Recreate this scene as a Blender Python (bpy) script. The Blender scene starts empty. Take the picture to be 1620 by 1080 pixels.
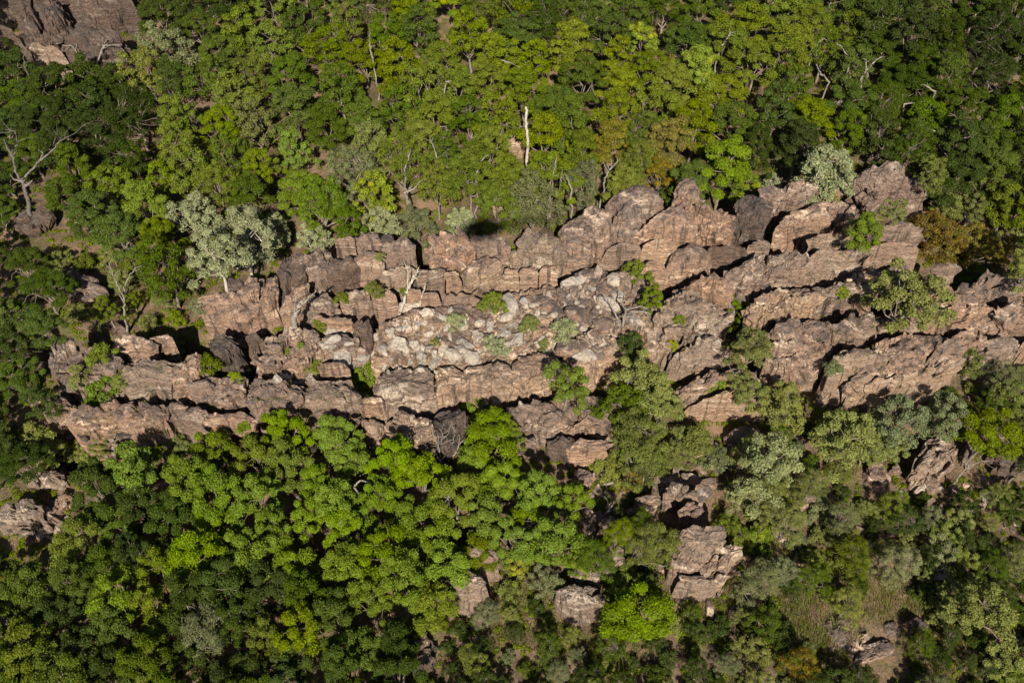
import bpy, math, random
import numpy as np
from mathutils import Vector, Matrix
from mathutils.bvhtree import BVHTree

scene = bpy.context.scene
COL = scene.collection
R = math.radians
rng = random.Random(7)
nrng = np.random.default_rng(11)

# ------------------------------------------------------------------ camera, sky, sun, exposure
W, H = 1620.0, 1080.0
HFOV, DEP, DIST = R(56.0), R(51.0), 137.0
FPX = W / 2 / math.tan(HFOV / 2)
CAM = Vector((0, -DIST * math.cos(DEP), DIST * math.sin(DEP)))
FWD = Vector((0, math.cos(DEP), -math.sin(DEP)))
UP = Vector((0, math.sin(DEP), math.cos(DEP)))
RIGHT = Vector((1, 0, 0))

def ray(px, py):
    return (FWD * FPX + RIGHT * (px - W / 2) + UP * (H / 2 - py)).normalized()

cd = bpy.data.cameras.new('camera'); cd.lens_unit = 'FOV'; cd.angle = HFOV
cd.sensor_fit = 'HORIZONTAL'; cd.clip_start = 1; cd.clip_end = 5000
cam = bpy.data.objects.new('camera', cd); COL.objects.link(cam)
cam.location = CAM; cam.rotation_euler = (R(90) - DEP, 0, 0)
scene.camera = cam

SUN = ray(765, 362)                                   # the sun stands behind the viewer
elev = math.asin(-SUN.z); azim = math.atan2(-SUN.x, -SUN.y)
world = bpy.data.worlds.new('World'); scene.world = world; world.use_nodes = True
nt = world.node_tree; nt.nodes.clear()
sky = nt.nodes.new('ShaderNodeTexSky'); sky.sky_type = 'NISHITA'; sky.sun_disc = False
sky.sun_elevation = elev; sky.sun_rotation = azim
bg = nt.nodes.new('ShaderNodeBackground'); bg.inputs['Strength'].default_value = 0.05
wo = nt.nodes.new('ShaderNodeOutputWorld')
nt.links.new(sky.outputs[0], bg.inputs[0]); nt.links.new(bg.outputs[0], wo.inputs[0])
sl = bpy.data.lights.new('sun', 'SUN'); sl.energy = 5.0; sl.angle = R(0.53); sl.color = (1.0, 0.93, 0.80)
so = bpy.data.objects.new('sun', sl); COL.objects.link(so)
so.rotation_euler = SUN.to_track_quat('-Z', 'Y').to_euler(); so.location = (0, -150, 200)
scene.view_settings.view_transform = 'Standard'; scene.view_settings.look = 'None'
scene.view_settings.exposure = 0.65; scene.view_settings.gamma = 1.0
scene.cycles.max_bounces = 4; scene.cycles.diffuse_bounces = 1; scene.cycles.glossy_bounces = 1
scene.cycles.transmission_bounces = 2; scene.cycles.transparent_max_bounces = 4

# ------------------------------------------------------------------ numpy noise
def _hash(ix, iy, iz, seed=0):
    h = (ix.astype(np.uint32) * np.uint32(374761393) + iy.astype(np.uint32) * np.uint32(668265263)
         + iz.astype(np.uint32) * np.uint32(2147483647) + np.uint32((seed * 974711 + 1013) & 0xffffffff))
    h = (h ^ (h >> np.uint32(13))) * np.uint32(1274126177)
    h = (h ^ (h >> np.uint32(16))) * np.uint32(2246822519)
    h = h ^ (h >> np.uint32(15))
    return h.astype(np.float64) / 4294967295.0

def vnoise(p, seed=0):
    f = np.floor(p); i = f.astype(np.int64); t = p - f
    t = t * t * t * (t * (t * 6 - 15) + 10)
    out = 0
    for dx in (0, 1):
        wx = t[:, 0] if dx else 1 - t[:, 0]
        for dy in (0, 1):
            wy = t[:, 1] if dy else 1 - t[:, 1]
            for dz in (0, 1):
                wz = t[:, 2] if dz else 1 - t[:, 2]
                out = out + wx * wy * wz * _hash(i[:, 0] + dx, i[:, 1] + dy, i[:, 2] + dz, seed)
    return out * 2 - 1

def fbm(p, octv=4, seed=0, gain=0.5):
    a, s, o = 1.0, 0.0, 0
    for k in range(octv):
        o = o + a * vnoise(p * (2.03 ** k), seed + k); s += a; a *= gain
    return o / s

def worley(p, seed=0):
    i = np.floor(p).astype(np.int64)
    f1 = np.full(len(p), 9.0); f2 = f1.copy(); cid = np.zeros(len(p)); dv = np.zeros((len(p), 3))
    for dx in (-1, 0, 1):
        for dy in (-1, 0, 1):
            for dz in (-1, 0, 1):
                c = i + np.array((dx, dy, dz))
                q = np.stack([_hash(c[:, 0], c[:, 1], c[:, 2], seed + k) for k in range(3)], 1) + c
                d = np.linalg.norm(q - p, axis=1)
                v = _hash(c[:, 0], c[:, 1], c[:, 2], seed + 9)
                near = d < f1
                f2 = np.where(near, f1, np.minimum(f2, d)); cid = np.where(near, v, cid); dv = np.where(near[:, None], p - q, dv); f1 = np.where(near, d, f1)
    return f1, f2, cid, dv

# ------------------------------------------------------------------ mesh helpers
def mesh_np(name, V, F, smooth=False):
    V = np.asarray(V, dtype=np.float32); F = np.asarray(F, dtype=np.int32); k = F.shape[1]
    me = bpy.data.meshes.new(name)
    me.vertices.add(len(V)); me.vertices.foreach_set('co', V.ravel())
    me.loops.add(F.size); me.loops.foreach_set('vertex_index', F.ravel())
    me.polygons.add(len(F)); me.polygons.foreach_set('loop_start', np.arange(0, F.size, k, dtype=np.int32))
    if smooth: me.polygons.foreach_set('use_smooth', np.ones(len(F), dtype=bool))
    me.update(calc_edges=True)
    return me

def obj(name, me, mat, parent=None, loc=None):
    if mat is not None and not me.materials: me.materials.append(mat)
    o = bpy.data.objects.new(name, me); COL.objects.link(o)
    if parent is not None: o.parent = parent
    if loc is not None: o.location = loc
    return o

def empty(name, loc):
    o = bpy.data.objects.new(name, None); COL.objects.link(o); o.location = loc
    o.empty_display_size = 0.3
    return o

def tag(o, label=None, cat=None, group=None, kind=None):
    if label: o['label'] = label
    if cat: o['category'] = cat
    if group: o['group'] = group
    if kind: o['kind'] = kind
    return o

def grid_faces(nr, nc, wrap=True):
    a = np.arange(nr - 1)[:, None] * nc; m = nc if wrap else nc - 1
    j = np.arange(m)[None, :]; j2 = (j + 1) % nc
    return np.stack([a + j, a + j2, a + nc + j2, a + nc + j], -1).reshape(-1, 4)

class Tubes:
    def __init__(s): s.V = []; s.F = []; s.n = 0
    def add(s, pts, rad, sides=7):
        pts = np.asarray(pts, float); rad = np.asarray(rad, float); K = len(pts)
        T = np.gradient(pts, axis=0); T /= np.linalg.norm(T, axis=1)[:, None] + 1e-9
        ref = np.where(np.abs(T[:, 2:3]) > 0.9, np.array([[1., 0, 0]]), np.array([[0, 0, 1.]]))
        A = np.cross(T, ref); A /= np.linalg.norm(A, axis=1)[:, None] + 1e-9
        B = np.cross(T, A)
        th = np.linspace(0, 2 * np.pi, sides, endpoint=False)
        ring = pts[:, None] + rad[:, None, None] * (np.cos(th)[None, :, None] * A[:, None] + np.sin(th)[None, :, None] * B[:, None])
        s.V.append(ring.reshape(-1, 3)); s.F.append(grid_faces(K, sides) + s.n); s.n += K * sides
    def mesh(s, name):
        return mesh_np(name, np.concatenate(s.V), np.concatenate(s.F), True)

# ------------------------------------------------------------------ materials
def newmat(name):
    m = bpy.data.materials.new(name); m.use_nodes = True
    n = m.node_tree.nodes; n.clear()
    out = n.new('ShaderNodeOutputMaterial')
    return m, m.node_tree, out

def N(nt, typ, **kw):
    n = nt.nodes.new(typ)
    for k, v in kw.items(): setattr(n, k, v)
    return n

def noise(nt, vec, scale, detail=4, rough=0.55, dist=0.0):
    n = N(nt, 'ShaderNodeTexNoise'); n.inputs['Scale'].default_value = scale
    n.inputs['Detail'].default_value = detail; n.inputs['Roughness'].default_value = rough
    n.inputs['Distortion'].default_value = dist
    nt.links.new(vec, n.inputs['Vector']); return n.outputs[0]

def ramp(nt, fac, stops):
    r = N(nt, 'ShaderNodeValToRGB'); e = r.color_ramp.elements
    while len(e) < len(stops): e.new(0.5)
    for k, (p, c) in enumerate(stops):
        e[k].position = p; e[k].color = (c, c, c, 1) if not isinstance(c, tuple) else (*c, 1)
    nt.links.new(fac, r.inputs[0]); return r.outputs[0]

def mix(nt, fac, a, b, mode='MIX'):
    m = N(nt, 'ShaderNodeMix', data_type='RGBA', blend_type=mode)
    for sock, v in ((m.inputs[0], fac), (m.inputs[6], a), (m.inputs[7], b)):
        if isinstance(v, tuple): sock.default_value = (*v, 1)
        elif isinstance(v, (int, float)): sock.default_value = v
        else: nt.links.new(v, sock)
    return m.outputs[2]

def math_(nt, op, a, b=0.0, c=0.0):
    m = N(nt, 'ShaderNodeMath', operation=op)
    for k, v in enumerate((a, b, c)):
        if isinstance(v, (int, float)): m.inputs[k].default_value = v
        else: nt.links.new(v, m.inputs[k])
    return m.outputs[0]

def rock_material(name, patina, body, fresh, pale, lichen=0.5, paleamt=1.0):
    m, nt, out = newmat(name)
    geo = N(nt, 'ShaderNodeNewGeometry'); oi = N(nt, 'ShaderNodeObjectInfo')
    P = geo.outputs['Position']
    big = noise(nt, P, 0.16, 5, 0.6); mid = noise(nt, P, 0.7, 6, 0.65); fine = noise(nt, P, 3.2, 6, 0.7)
    c = mix(nt, ramp(nt, mid, [(0.40, 0.0), (0.60, 1.0)]), patina, body)
    c = mix(nt, ramp(nt, big, [(0.42, 0.0), (0.68, 0.55)]), c, fresh)
    # fresh, less weathered stone on steep and overhung faces
    sep = N(nt, 'ShaderNodeSeparateXYZ'); nt.links.new(geo.outputs['True Normal'], sep.inputs[0])
    steep = ramp(nt, math_(nt, 'ADD', sep.outputs[2], math_(nt, 'MULTIPLY', math_(nt, 'SUBTRACT', mid, 0.5), 1.3)), [(0.12, 0.75), (0.5, 0.0)])
    c = mix(nt, steep, c, fresh)
    upf = ramp(nt, math_(nt, 'ADD', sep.outputs[2], math_(nt, 'MULTIPLY', math_(nt, 'SUBTRACT', fine, 0.5), 0.9)), [(0.62, 0.0), (0.9, 0.7)])
    c = mix(nt, upf, c, patina)
    # bedding bands: thin pale laminae following warped height
    warp = N(nt, 'ShaderNodeVectorMath', operation='MULTIPLY_ADD')
    comb = N(nt, 'ShaderNodeCombineXYZ')
    sp = N(nt, 'ShaderNodeSeparateXYZ'); nt.links.new(P, sp.inputs[0])
    zz = math_(nt, 'MULTIPLY_ADD', big, 5.0, sp.outputs[2])
    zz = math_(nt, 'MULTIPLY_ADD', sp.outputs[0], 0.05, zz)
    nt.links.new(math_(nt, 'MULTIPLY', sp.outputs[0], 0.10), comb.inputs[0]); nt.links.new(math_(nt, 'MULTIPLY', sp.outputs[1], 0.10), comb.inputs[1])
    nt.links.new(math_(nt, 'MULTIPLY', zz, 2.1), comb.inputs[2])
    band = noise(nt, comb.outputs[0], 1.0, 3, 0.6)
    lam = math_(nt, 'MULTIPLY', ramp(nt, band, [(0.53, 0.0), (0.60, 0.95 * paleamt)]), ramp(nt, noise(nt, P, 0.33, 4), [(0.42, 0.0), (0.6, 1.0)]))
    c = mix(nt, lam, c, pale)
    dk = math_(nt, 'MULTIPLY', ramp(nt, band, [(0.34, 0.6), (0.42, 0.0)]), 0.8)
    c = mix(nt, dk, c, tuple(v * 0.45 for v in patina))
    # dark lichen blotches
    li = math_(nt, 'MULTIPLY', ramp(nt, noise(nt, P, 0.8, 6, 0.75), [(0.55, 0.0), (0.64, 1.0)]), lichen)
    c = mix(nt, li, c, (0.048, 0.041, 0.036))
    # water streaks down the steep faces
    st = N(nt, 'ShaderNodeMapping'); st.inputs['Scale'].default_value = (1.3, 1.3, 0.09); nt.links.new(P, st.inputs[0])
    stk = ramp(nt, noise(nt, st.outputs[0], 1.0, 4, 0.6), [(0.54, 0.0), (0.64, 0.75)])
    stk = math_(nt, 'MULTIPLY', stk, ramp(nt, sep.outputs[2], [(0.35, 1.0), (0.75, 0.0)]))
    c = mix(nt, stk, c, (0.060, 0.048, 0.041))
    c = mix(nt, 1.0, c, ramp(nt, fine, [(0.28, 0.45), (0.5, 1.0), (0.75, 1.4)]), 'MULTIPLY')
    hs = N(nt, 'ShaderNodeHueSaturation'); nt.links.new(c, hs.inputs['Color'])
    nt.links.new(math_(nt, 'MULTIPLY_ADD', oi.outputs['Random'], 0.34, 0.84), hs.inputs['Value'])
    nt.links.new(math_(nt, 'MULTIPLY_ADD', oi.outputs['Random'], 0.24, 0.88), hs.inputs['Saturation'])
    b = N(nt, 'ShaderNodeBsdfPrincipled'); b.inputs['Roughness'].default_value = 0.9
    b.inputs['Specular IOR Level'].default_value = 0.15
    nt.links.new(hs.outputs[0], b.inputs['Base Color'])
    h = math_(nt, 'ADD', math_(nt, 'MULTIPLY', mid, 0.5), math_(nt, 'MULTIPLY', noise(nt, P, 2.2, 8, 0.7), 0.45))
    h = math_(nt, 'ADD', h, math_(nt, 'MULTIPLY', band, 0.35))
    vo = N(nt, 'ShaderNodeTexVoronoi', feature='DISTANCE_TO_EDGE'); vo.inputs['Scale'].default_value = 0.42
    wv = N(nt, 'ShaderNodeVectorMath', operation='ADD'); nt.links.new(P, wv.inputs[0])
    nz = N(nt, 'ShaderNodeTexNoise'); nz.inputs['Scale'].default_value = 0.8; nz.inputs['Detail'].default_value = 4
    nt.links.new(P, nz.inputs['Vector'])
    sc = N(nt, 'ShaderNodeVectorMath', operation='SCALE'); sc.inputs[3].default_value = 2.4
    nt.links.new(nz.outputs[1], sc.inputs[0]); nt.links.new(sc.outputs[0], wv.inputs[1])
    nt.links.new(wv.outputs[0], vo.inputs['Vector'])
    h = math_(nt, 'ADD', h, ramp(nt, vo.outputs['Distance'], [(0.0, 0.0), (0.04, 0.10)]))
    bp = N(nt, 'ShaderNodeBump'); bp.inputs['Strength'].default_value = 1.0; bp.inputs['Distance'].default_value = 0.8
    nt.links.new(h, bp.inputs['Height']); nt.links.new(bp.outputs[0], b.inputs['Normal'])
    nt.links.new(b.outputs[0], out.inputs[0])
    return m

ROCK = rock_material('weathered_sandstone', (0.097, 0.076, 0.067), (0.226, 0.160, 0.129), (0.355, 0.228, 0.158), (0.54, 0.41, 0.305), 0.8)
ROCKP = rock_material('pinkish_sandstone', (0.122, 0.092, 0.075), (0.250, 0.178, 0.133), (0.37, 0.25, 0.17), (0.52, 0.41, 0.31), 0.25)
ROCKD = rock_material('dark_sandstone', (0.070, 0.057, 0.050), (0.120, 0.093, 0.078), (0.15, 0.098, 0.072), (0.22, 0.165, 0.13), 0.8)  # dark rock, lowered further to carry the cliff's corner shade
RUBBLE = rock_material('pale_grey_rubble', (0.35, 0.30, 0.25), (0.43, 0.375, 0.315), (0.44, 0.35, 0.27), (0.54, 0.475, 0.395), 0.12, 0.5)

def leaf_material(name, col, var=0.35, hue=0.03, trans=0.16, tint=None, tint_amt=0.0):
    m, nt, out = newmat(name)
    geo = N(nt, 'ShaderNodeNewGeometry'); oi = N(nt, 'ShaderNodeObjectInfo')
    isl = geo.outputs['Random Per Island']
    c = N(nt, 'ShaderNodeRGB'); c.outputs[0].default_value = (*col, 1); cc = c.outputs[0]
    if tint:
        cc = mix(nt, ramp(nt, noise(nt, geo.outputs['Position'], 0.55, 3), [(0.55, 0.0), (0.68, tint_amt)]), cc, tint)
    hs = N(nt, 'ShaderNodeHueSaturation'); nt.links.new(cc, hs.inputs['Color'])
    orr = oi.outputs['Random']
    nt.links.new(math_(nt, 'ADD', math_(nt, 'MULTIPLY_ADD', orr, 2 * hue, 0.5 - hue), math_(nt, 'MULTIPLY_ADD', isl, 0.045, -0.0225)), hs.inputs['Hue'])
    cl = ramp(nt, noise(nt, geo.outputs['Position'], 0.75, 3, 0.6), [(0.3, 0.72), (0.7, 1.22)])
    v2 = math_(nt, 'FRACT', math_(nt, 'MULTIPLY', orr, 7.31))
    nt.links.new(math_(nt, 'MULTIPLY', cl, math_(nt, 'MULTIPLY', math_(nt, 'MULTIPLY_ADD', v2, var * 1.3, 1 - var * 0.65), math_(nt, 'MULTIPLY_ADD', isl, 0.6, 0.7))), hs.inputs['Value'])
    nt.links.new(math_(nt, 'MULTIPLY_ADD', math_(nt, 'FRACT', math_(nt, 'MULTIPLY', orr, 13.7)), 0.16, 0.94), hs.inputs['Saturation'])
    b = N(nt, 'ShaderNodeBsdfPrincipled'); b.inputs['Roughness'].default_value = 0.55
    b.inputs['Specular IOR Level'].default_value = 0.10
    nt.links.new(hs.outputs[0], b.inputs['Base Color'])
    t = N(nt, 'ShaderNodeBsdfTranslucent'); nt.links.new(hs.outputs[0], t.inputs[0])
    ms = N(nt, 'ShaderNodeMixShader'); ms.inputs[0].default_value = trans
    nt.links.new(b.outputs[0], ms.inputs[1]); nt.links.new(t.outputs[0], ms.inputs[2])
    nt.links.new(ms.outputs[0], out.inputs[0])
    return m

LEAF = {
    'green':  leaf_material('mid_green_leaves', (0.112, 0.140, 0.010), 0.26, 0.007),
    'bright': leaf_material('bright_green_leaves', (0.126, 0.178, 0.012), 0.22, 0.006),
    'sunny':  leaf_material('yellowish_green_leaves', (0.127, 0.150, 0.012), 0.26, 0.008),
    'deep':   leaf_material('deep_green_edge_shade_leaves', (0.068, 0.096, 0.010), 0.28, 0.008),  # also the middle step of the darkening painted toward the frame edges
    'dark':   leaf_material('dark_green_edge_shade_leaves', (0.042, 0.060, 0.008), 0.3, 0.008),  # also stands in for the vignette: edge darkening put into leaf colour
    'silver': leaf_material('silver_green_leaves', (0.225, 0.240, 0.118), 0.2, 0.01),
    'olive':  leaf_material('olive_leaves', (0.150, 0.165, 0.038), 0.32, 0.012),
    'rust':   leaf_material('rusty_olive_leaves', (0.165, 0.125, 0.020), 0.25, 0.02, 0.16, (0.105, 0.125, 0.02), 0.9),
    'lime':   leaf_material('yellow_green_leaves', (0.150, 0.195, 0.016), 0.25, 0.015, 0.16, (0.36, 0.34, 0.012), 0.8),
    'pale':   leaf_material('pale_olive_leaves', (0.205, 0.215, 0.085), 0.25, 0.012),
    'grey':   leaf_material('grey_green_leaves', (0.135, 0.150, 0.062), 0.25, 0.012),
}
GRASS = leaf_material('dry_green_grass', (0.125, 0.130, 0.036), 0.2, 0.01, 0.2, (0.21, 0.155, 0.07), 0.85)

def bark_material(name, a, b_):
    m, nt, out = newmat(name)
    tc = N(nt, 'ShaderNodeNewGeometry'); P = tc.outputs['Position']
    c = mix(nt, ramp(nt, noise(nt, P, 2.5, 5, 0.7), [(0.35, 0.0), (0.65, 1.0)]), a, b_)
    b = N(nt, 'ShaderNodeBsdfPrincipled'); b.inputs['Roughness'].default_value = 0.9; b.inputs['Specular IOR Level'].default_value = 0.1
    nt.links.new(c, b.inputs['Base Color'])
    bp = N(nt, 'ShaderNodeBump'); bp.inputs['Distance'].default_value = 0.08
    nt.links.new(noise(nt, P, 9, 4), bp.inputs['Height']); nt.links.new(bp.outputs[0], b.inputs['Normal'])
    nt.links.new(b.outputs[0], out.inputs[0]); return m

BARK = bark_material('grey_brown_bark', (0.14, 0.11, 0.085), (0.30, 0.25, 0.20))
DEADWOOD = bark_material('bleached_dead_wood', (0.17, 0.145, 0.12), (0.34, 0.30, 0.255))
GREYWOOD = bark_material('grey_dead_wood', (0.09, 0.078, 0.066), (0.21, 0.185, 0.16))
PALEBARK = bark_material('pale_cream_bark', (0.40, 0.35, 0.28), (0.58, 0.52, 0.43))

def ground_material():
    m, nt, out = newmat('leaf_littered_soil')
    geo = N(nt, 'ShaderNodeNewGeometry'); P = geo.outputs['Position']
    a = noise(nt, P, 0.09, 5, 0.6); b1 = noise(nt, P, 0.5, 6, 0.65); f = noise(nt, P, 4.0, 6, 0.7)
    c = mix(nt, ramp(nt, b1, [(0.38, 0.0), (0.6, 1.0)]), (0.055, 0.042, 0.029), (0.150, 0.102, 0.066))  # litter tones; the dark one is lowered to imitate shade between trees
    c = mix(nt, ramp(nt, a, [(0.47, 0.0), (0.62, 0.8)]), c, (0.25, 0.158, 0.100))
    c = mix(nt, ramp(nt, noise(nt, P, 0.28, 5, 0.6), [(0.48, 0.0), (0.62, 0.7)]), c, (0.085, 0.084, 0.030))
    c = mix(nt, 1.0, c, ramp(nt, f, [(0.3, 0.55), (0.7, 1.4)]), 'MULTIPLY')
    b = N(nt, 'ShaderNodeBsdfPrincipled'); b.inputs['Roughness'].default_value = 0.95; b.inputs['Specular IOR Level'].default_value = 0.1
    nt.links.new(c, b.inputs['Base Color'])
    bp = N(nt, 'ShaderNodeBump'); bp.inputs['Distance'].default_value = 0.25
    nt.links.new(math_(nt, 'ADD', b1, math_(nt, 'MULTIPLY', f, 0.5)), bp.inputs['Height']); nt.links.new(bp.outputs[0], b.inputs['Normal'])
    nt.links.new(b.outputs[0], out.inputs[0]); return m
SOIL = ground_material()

# ------------------------------------------------------------------ terrain
def _plane(px, py, z):
    d = ray(px, py); q = CAM + d * ((z - CAM.z) / d.z); return (q.x, q.y)
# deep joints that split the ridge into parallel ledges
CLEFTS = [[_plane(px, py, 3.0) for px, py in line] for line in (
    [(70,530),(200,530),(330,527),(420,520),(540,509),(620,499),(700,472),(765,468)], [(190,634),(280,637),(335,645),(405,658)],
    [(607,664),(740,642),(860,634),(965,612)], [(1000,393),(1030,352),(1062,326)], [(1075,455),(1130,430),(1200,405),(1240,370)],
    [(1195,478),(1290,450),(1365,426)], [(1210,542),(1290,508),(1385,500)], [(90,702),(200,698),(300,698),(410,698)], [(390,520),(400,580),(404,600)], [(660,378),(672,420)])]
def cleft_depth(x, y):
    dmin = np.full(x.shape, 99.0)
    for line in CLEFTS:
        for (ax, ay), (bx, by) in zip(line[:-1], line[1:]):
            vx, vy = bx - ax, by - ay
            t = np.clip(((x - ax) * vx + (y - ay) * vy) / (vx * vx + vy * vy), 0, 1)
            dmin = np.minimum(dmin, np.hypot(x - ax - t * vx, y - ay - t * vy))
    return 9.0 * np.exp(-(dmin / 2.0) ** 4)

def ground_z(x, y):
    x = np.asarray(x, float); y = np.asarray(y, float)
    z = -0.13 * np.clip(-8 - y, 0, 200) + 0.05 * np.clip(y - 15, 0, 120)
    p = np.stack([x.ravel() * 0.045, y.ravel() * 0.045, np.zeros(x.size)], 1)
    z = z + (fbm(p, 3, 5) * 2.0).reshape(x.shape)
    p2 = np.stack([x.ravel() * 0.35, y.ravel() * 0.35, np.zeros(x.size)], 1)
    z = z + (fbm(p2, 3, 6) * 0.35).reshape(x.shape)
    return z - cleft_depth(x, y)

def graded(lo, hi, inner, n, ext):
    a = np.linspace(lo, hi, n)
    e = np.array([6, 15, 30, 60, 110, 200, 380, 700, 1300]) * ext
    return np.concatenate([lo - e[::-1], a, hi + e])
gx = graded(-95, 95, 0, 210, 1.0); gy = graded(-62, 95, 0, 175, 1.0)
GX, GY = np.meshgrid(gx, gy)
GV = np.stack([GX, GY, ground_z(GX, GY)], -1).reshape(-1, 3)
GF = grid_faces(len(gy), len(gx), False)
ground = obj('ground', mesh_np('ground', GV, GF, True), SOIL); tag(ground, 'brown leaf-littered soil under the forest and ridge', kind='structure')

ALLV = [GV]; ALLF = [GF]; NV = len(GV)
def remember(V, F):
    global NV
    ALLV.append(V); ALLF.append(F + NV); NV += len(V)
ground_bvh = BVHTree.FromPolygons(GV.tolist(), GF.tolist())
def hit_ground(px, py, dz=0.0):
    h = ground_bvh.ray_cast(CAM - Vector((0, 0, dz)), ray(px, py))[0]
    return h if h is not None else CAM + ray(px, py) * 200
def on_plane(px, py, z):
    d = ray(px, py); return CAM + d * ((z - CAM.z) / d.z)

# ------------------------------------------------------------------ rock blocks
def chaikin(P, k=1):
    P = np.asarray(P, float)
    for _ in range(k):
        Q = np.roll(P, -1, 0)
        P = np.stack([P * 0.86 + Q * 0.14, P * 0.14 + Q * 0.86], 1).reshape(-1, 2)
    return P

def resample(P, n):
    Q = np.vstack([P, P[:1]]); d = np.r_[0, np.cumsum(np.linalg.norm(np.diff(Q, axis=0), axis=1))]
    t = np.linspace(0, d[-1], n, endpoint=False)
    return np.stack([np.interp(t, d, Q[:, 0]), np.interp(t, d, Q[:, 1])], 1)

def block_mesh(name, poly, ztop, hgt, seed, boxy=4.5, tilt=None, rough=1.0, expand=1.07, base=None, strata=0.75, fslope=0.22, joints=True, front=3.3, ey=0.96):
    P = np.asarray(poly, float)
    s = (P[:, 1] - P[:, 1].min()) / max(1e-6, np.ptp(P[:, 1]))
    zo = ztop - hgt * (0.16 + 0.72 * s ** 1.3)
    O = np.array([on_plane(px, py, z)[:2] for (px, py), z in zip(P, zo)])
    O = resample(chaikin(O, 1), 240)
    c = O.mean(0); O = c + (O - c) * np.array([expand, ey * (1 + (expand - 1) * 0.4)])
    per = np.linalg.norm(np.diff(np.vstack([O, O[:1]]), axis=0), axis=1).sum()
    n = int(np.clip(per / 0.24, 36, 170)); O = resample(O, n)
    rad = np.linalg.norm(O - c, axis=1).mean()
    J = int(np.clip(rad / 0.20, 9, 34))
    t = np.sin(np.linspace(0.04, 1, J) * np.pi / 2) ** 0.9
    dirn = (O - c) / (np.linalg.norm(O - c, axis=1)[:, None] + 1e-9)
    fr_ = np.clip(-dirn[:, 1], 0, 1) ** 1.5
    bx = boxy * (1 - fr_) + front * fr_
    prof = (1 - np.clip(t, 0, 1)[:, None] ** bx[None]) ** (1 / (bx[None] * 0.8))
    zb = (float(ground_z(c[0], c[1])) - 1.5) if base is None else base
    ze = ztop - hgt
    ns = int(np.clip(max(0.6, ze - zb) / 0.7, 3, 12)) if ze > zb else 2
    tall = np.r_[t, np.linspace(1, 1.05, ns + 1)[1:]]
    zed = np.vstack([ze + hgt * prof, np.repeat(np.linspace(ze, min(zb, ze - 0.5), ns + 1)[1:, None], n, 1)])
    XY = c + tall[:, None, None] * (O - c)[None]
    Z = zed; pfull = np.vstack([prof, np.zeros((ns, n))])
    r_ = random.Random(seed)
    tx, ty = tilt if tilt else (r_.uniform(-0.04, 0.04), r_.uniform(-0.02, 0.04))
    dd = XY - c
    Z = Z + (tx * dd[..., 0] + (ty + fslope * 0.5) * dd[..., 1]) * np.clip(pfull, 0, 1)
    V = np.concatenate([XY, Z[..., None]], -1).reshape(-1, 3)
    pr = pfull.ravel(); tt = np.repeat(np.clip(tall, 0, 1), n)
    D = np.concatenate([(dd.reshape(-1, 2) / max(rad, 0.3)) * (tt ** 3)[:, None], (0.15 + pr)[:, None]], 1)
    D /= np.linalg.norm(D, axis=1)[:, None]
    off = np.array([seed * 3.17 % 50, seed * 1.73 % 50, seed * 0.91 % 50])
    sc = min(1.0, rad / 2.6) * rough
    q = V + off * 0.0
    d = fbm(q * 0.2, 3, 1) * 1.5 * sc + fbm(q * 0.7, 3, 20) * 0.45 * sc + fbm(q * 1.9, 3, 40) * 0.34 * min(1, sc * 1.5)
    # broken, jointed surface
    if joints:
        f1, f2, cid, dv = worley(q * np.array([0.30, 0.42, 0.55]) + fbm(q * 0.5, 2, 77)[:, None] * 0.5, 4)
        tdir = np.stack([np.sin(cid * 41.3), np.cos(cid * 67.7), np.sin(cid * 93.1 + 1)], 1)
        d += ((cid - 0.5) * 0.85 + (dv * tdir).sum(1) * 1.2) * sc - np.clip(0.07 - (f2 - f1), 0, 0.07) / 0.07 * 0.25 * sc
    g1, g2, gid, gv = worley(q * np.array([0.85, 1.0, 1.35]) + fbm(q * 0.9, 2, 78)[:, None] * 0.4, 8)
    gdir = np.stack([np.sin(gid * 51.3), np.cos(gid * 77.7), np.sin(gid * 83.1 + 1)], 1)
    d += ((gid - 0.5) * 0.22 + (gv * gdir).sum(1) * 0.28) * min(1, rad / 2.0)
    # winding vertical joints that cut down through the bed
    q2 = np.c_[V[:, 0] * 0.17, V[:, 1] * 0.13, np.zeros(len(V))] + fbm(q * np.array([.5, .5, .08]), 2, 55)[:, None] * 0.22
    for sd_, wd_, dp_ in ((61, 0.030, 0.9), (67, 0.022, 0.6)):
        d -= np.clip(1 - np.abs(vnoise(q2 * (1 if sd_ == 61 else 1.9), sd_)) / wd_, 0, 1) * dp_ * min(1, rad / 2.0)
    backside = np.tile(np.clip(dirn[:, 1], 0, 1), J + ns) * (tt > 0.8)
    d = np.where(d > 0.1, d * (1 - 0.85 * backside), d)
    d = np.where((pr <= 0) & (d > 0.2), 0.2, d)
    V = V + D * d[:, None]
    # bedding: layers that bulge and notch along the warped height
    zz = V[:, 2] * 0.95 + V[:, 0] * 0.05 + fbm(q * 0.13, 2, 91) * 1.6
    fr = zz - np.floor(zz)
    lay = _hash(np.floor(zz).astype(np.int64), np.full(len(zz), 2), np.zeros(len(zz), np.int64), 3)
    prof_l = np.clip(np.minimum(fr, 1 - fr) * 5.0, 0, 1) ** 0.6
    hor = D.copy(); hor[:, 2] *= 0.1
    V = V + hor * ((prof_l - 0.7) * 0.40 + (lay - 0.5) * 0.55)[:, None] * (strata * min(1, rad / 2.2))
    ctr = np.array([[c[0], c[1], V[:n, 2].mean()]])
    F = grid_faces(J + ns, n)
    V = np.vstack([V, ctr])
    cap = np.stack([np.arange(n), np.full(n, len(V) - 1), np.full(n, len(V) - 1), (np.arange(n) + 1) % n], 1)
    return V, F, cap, c

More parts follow.
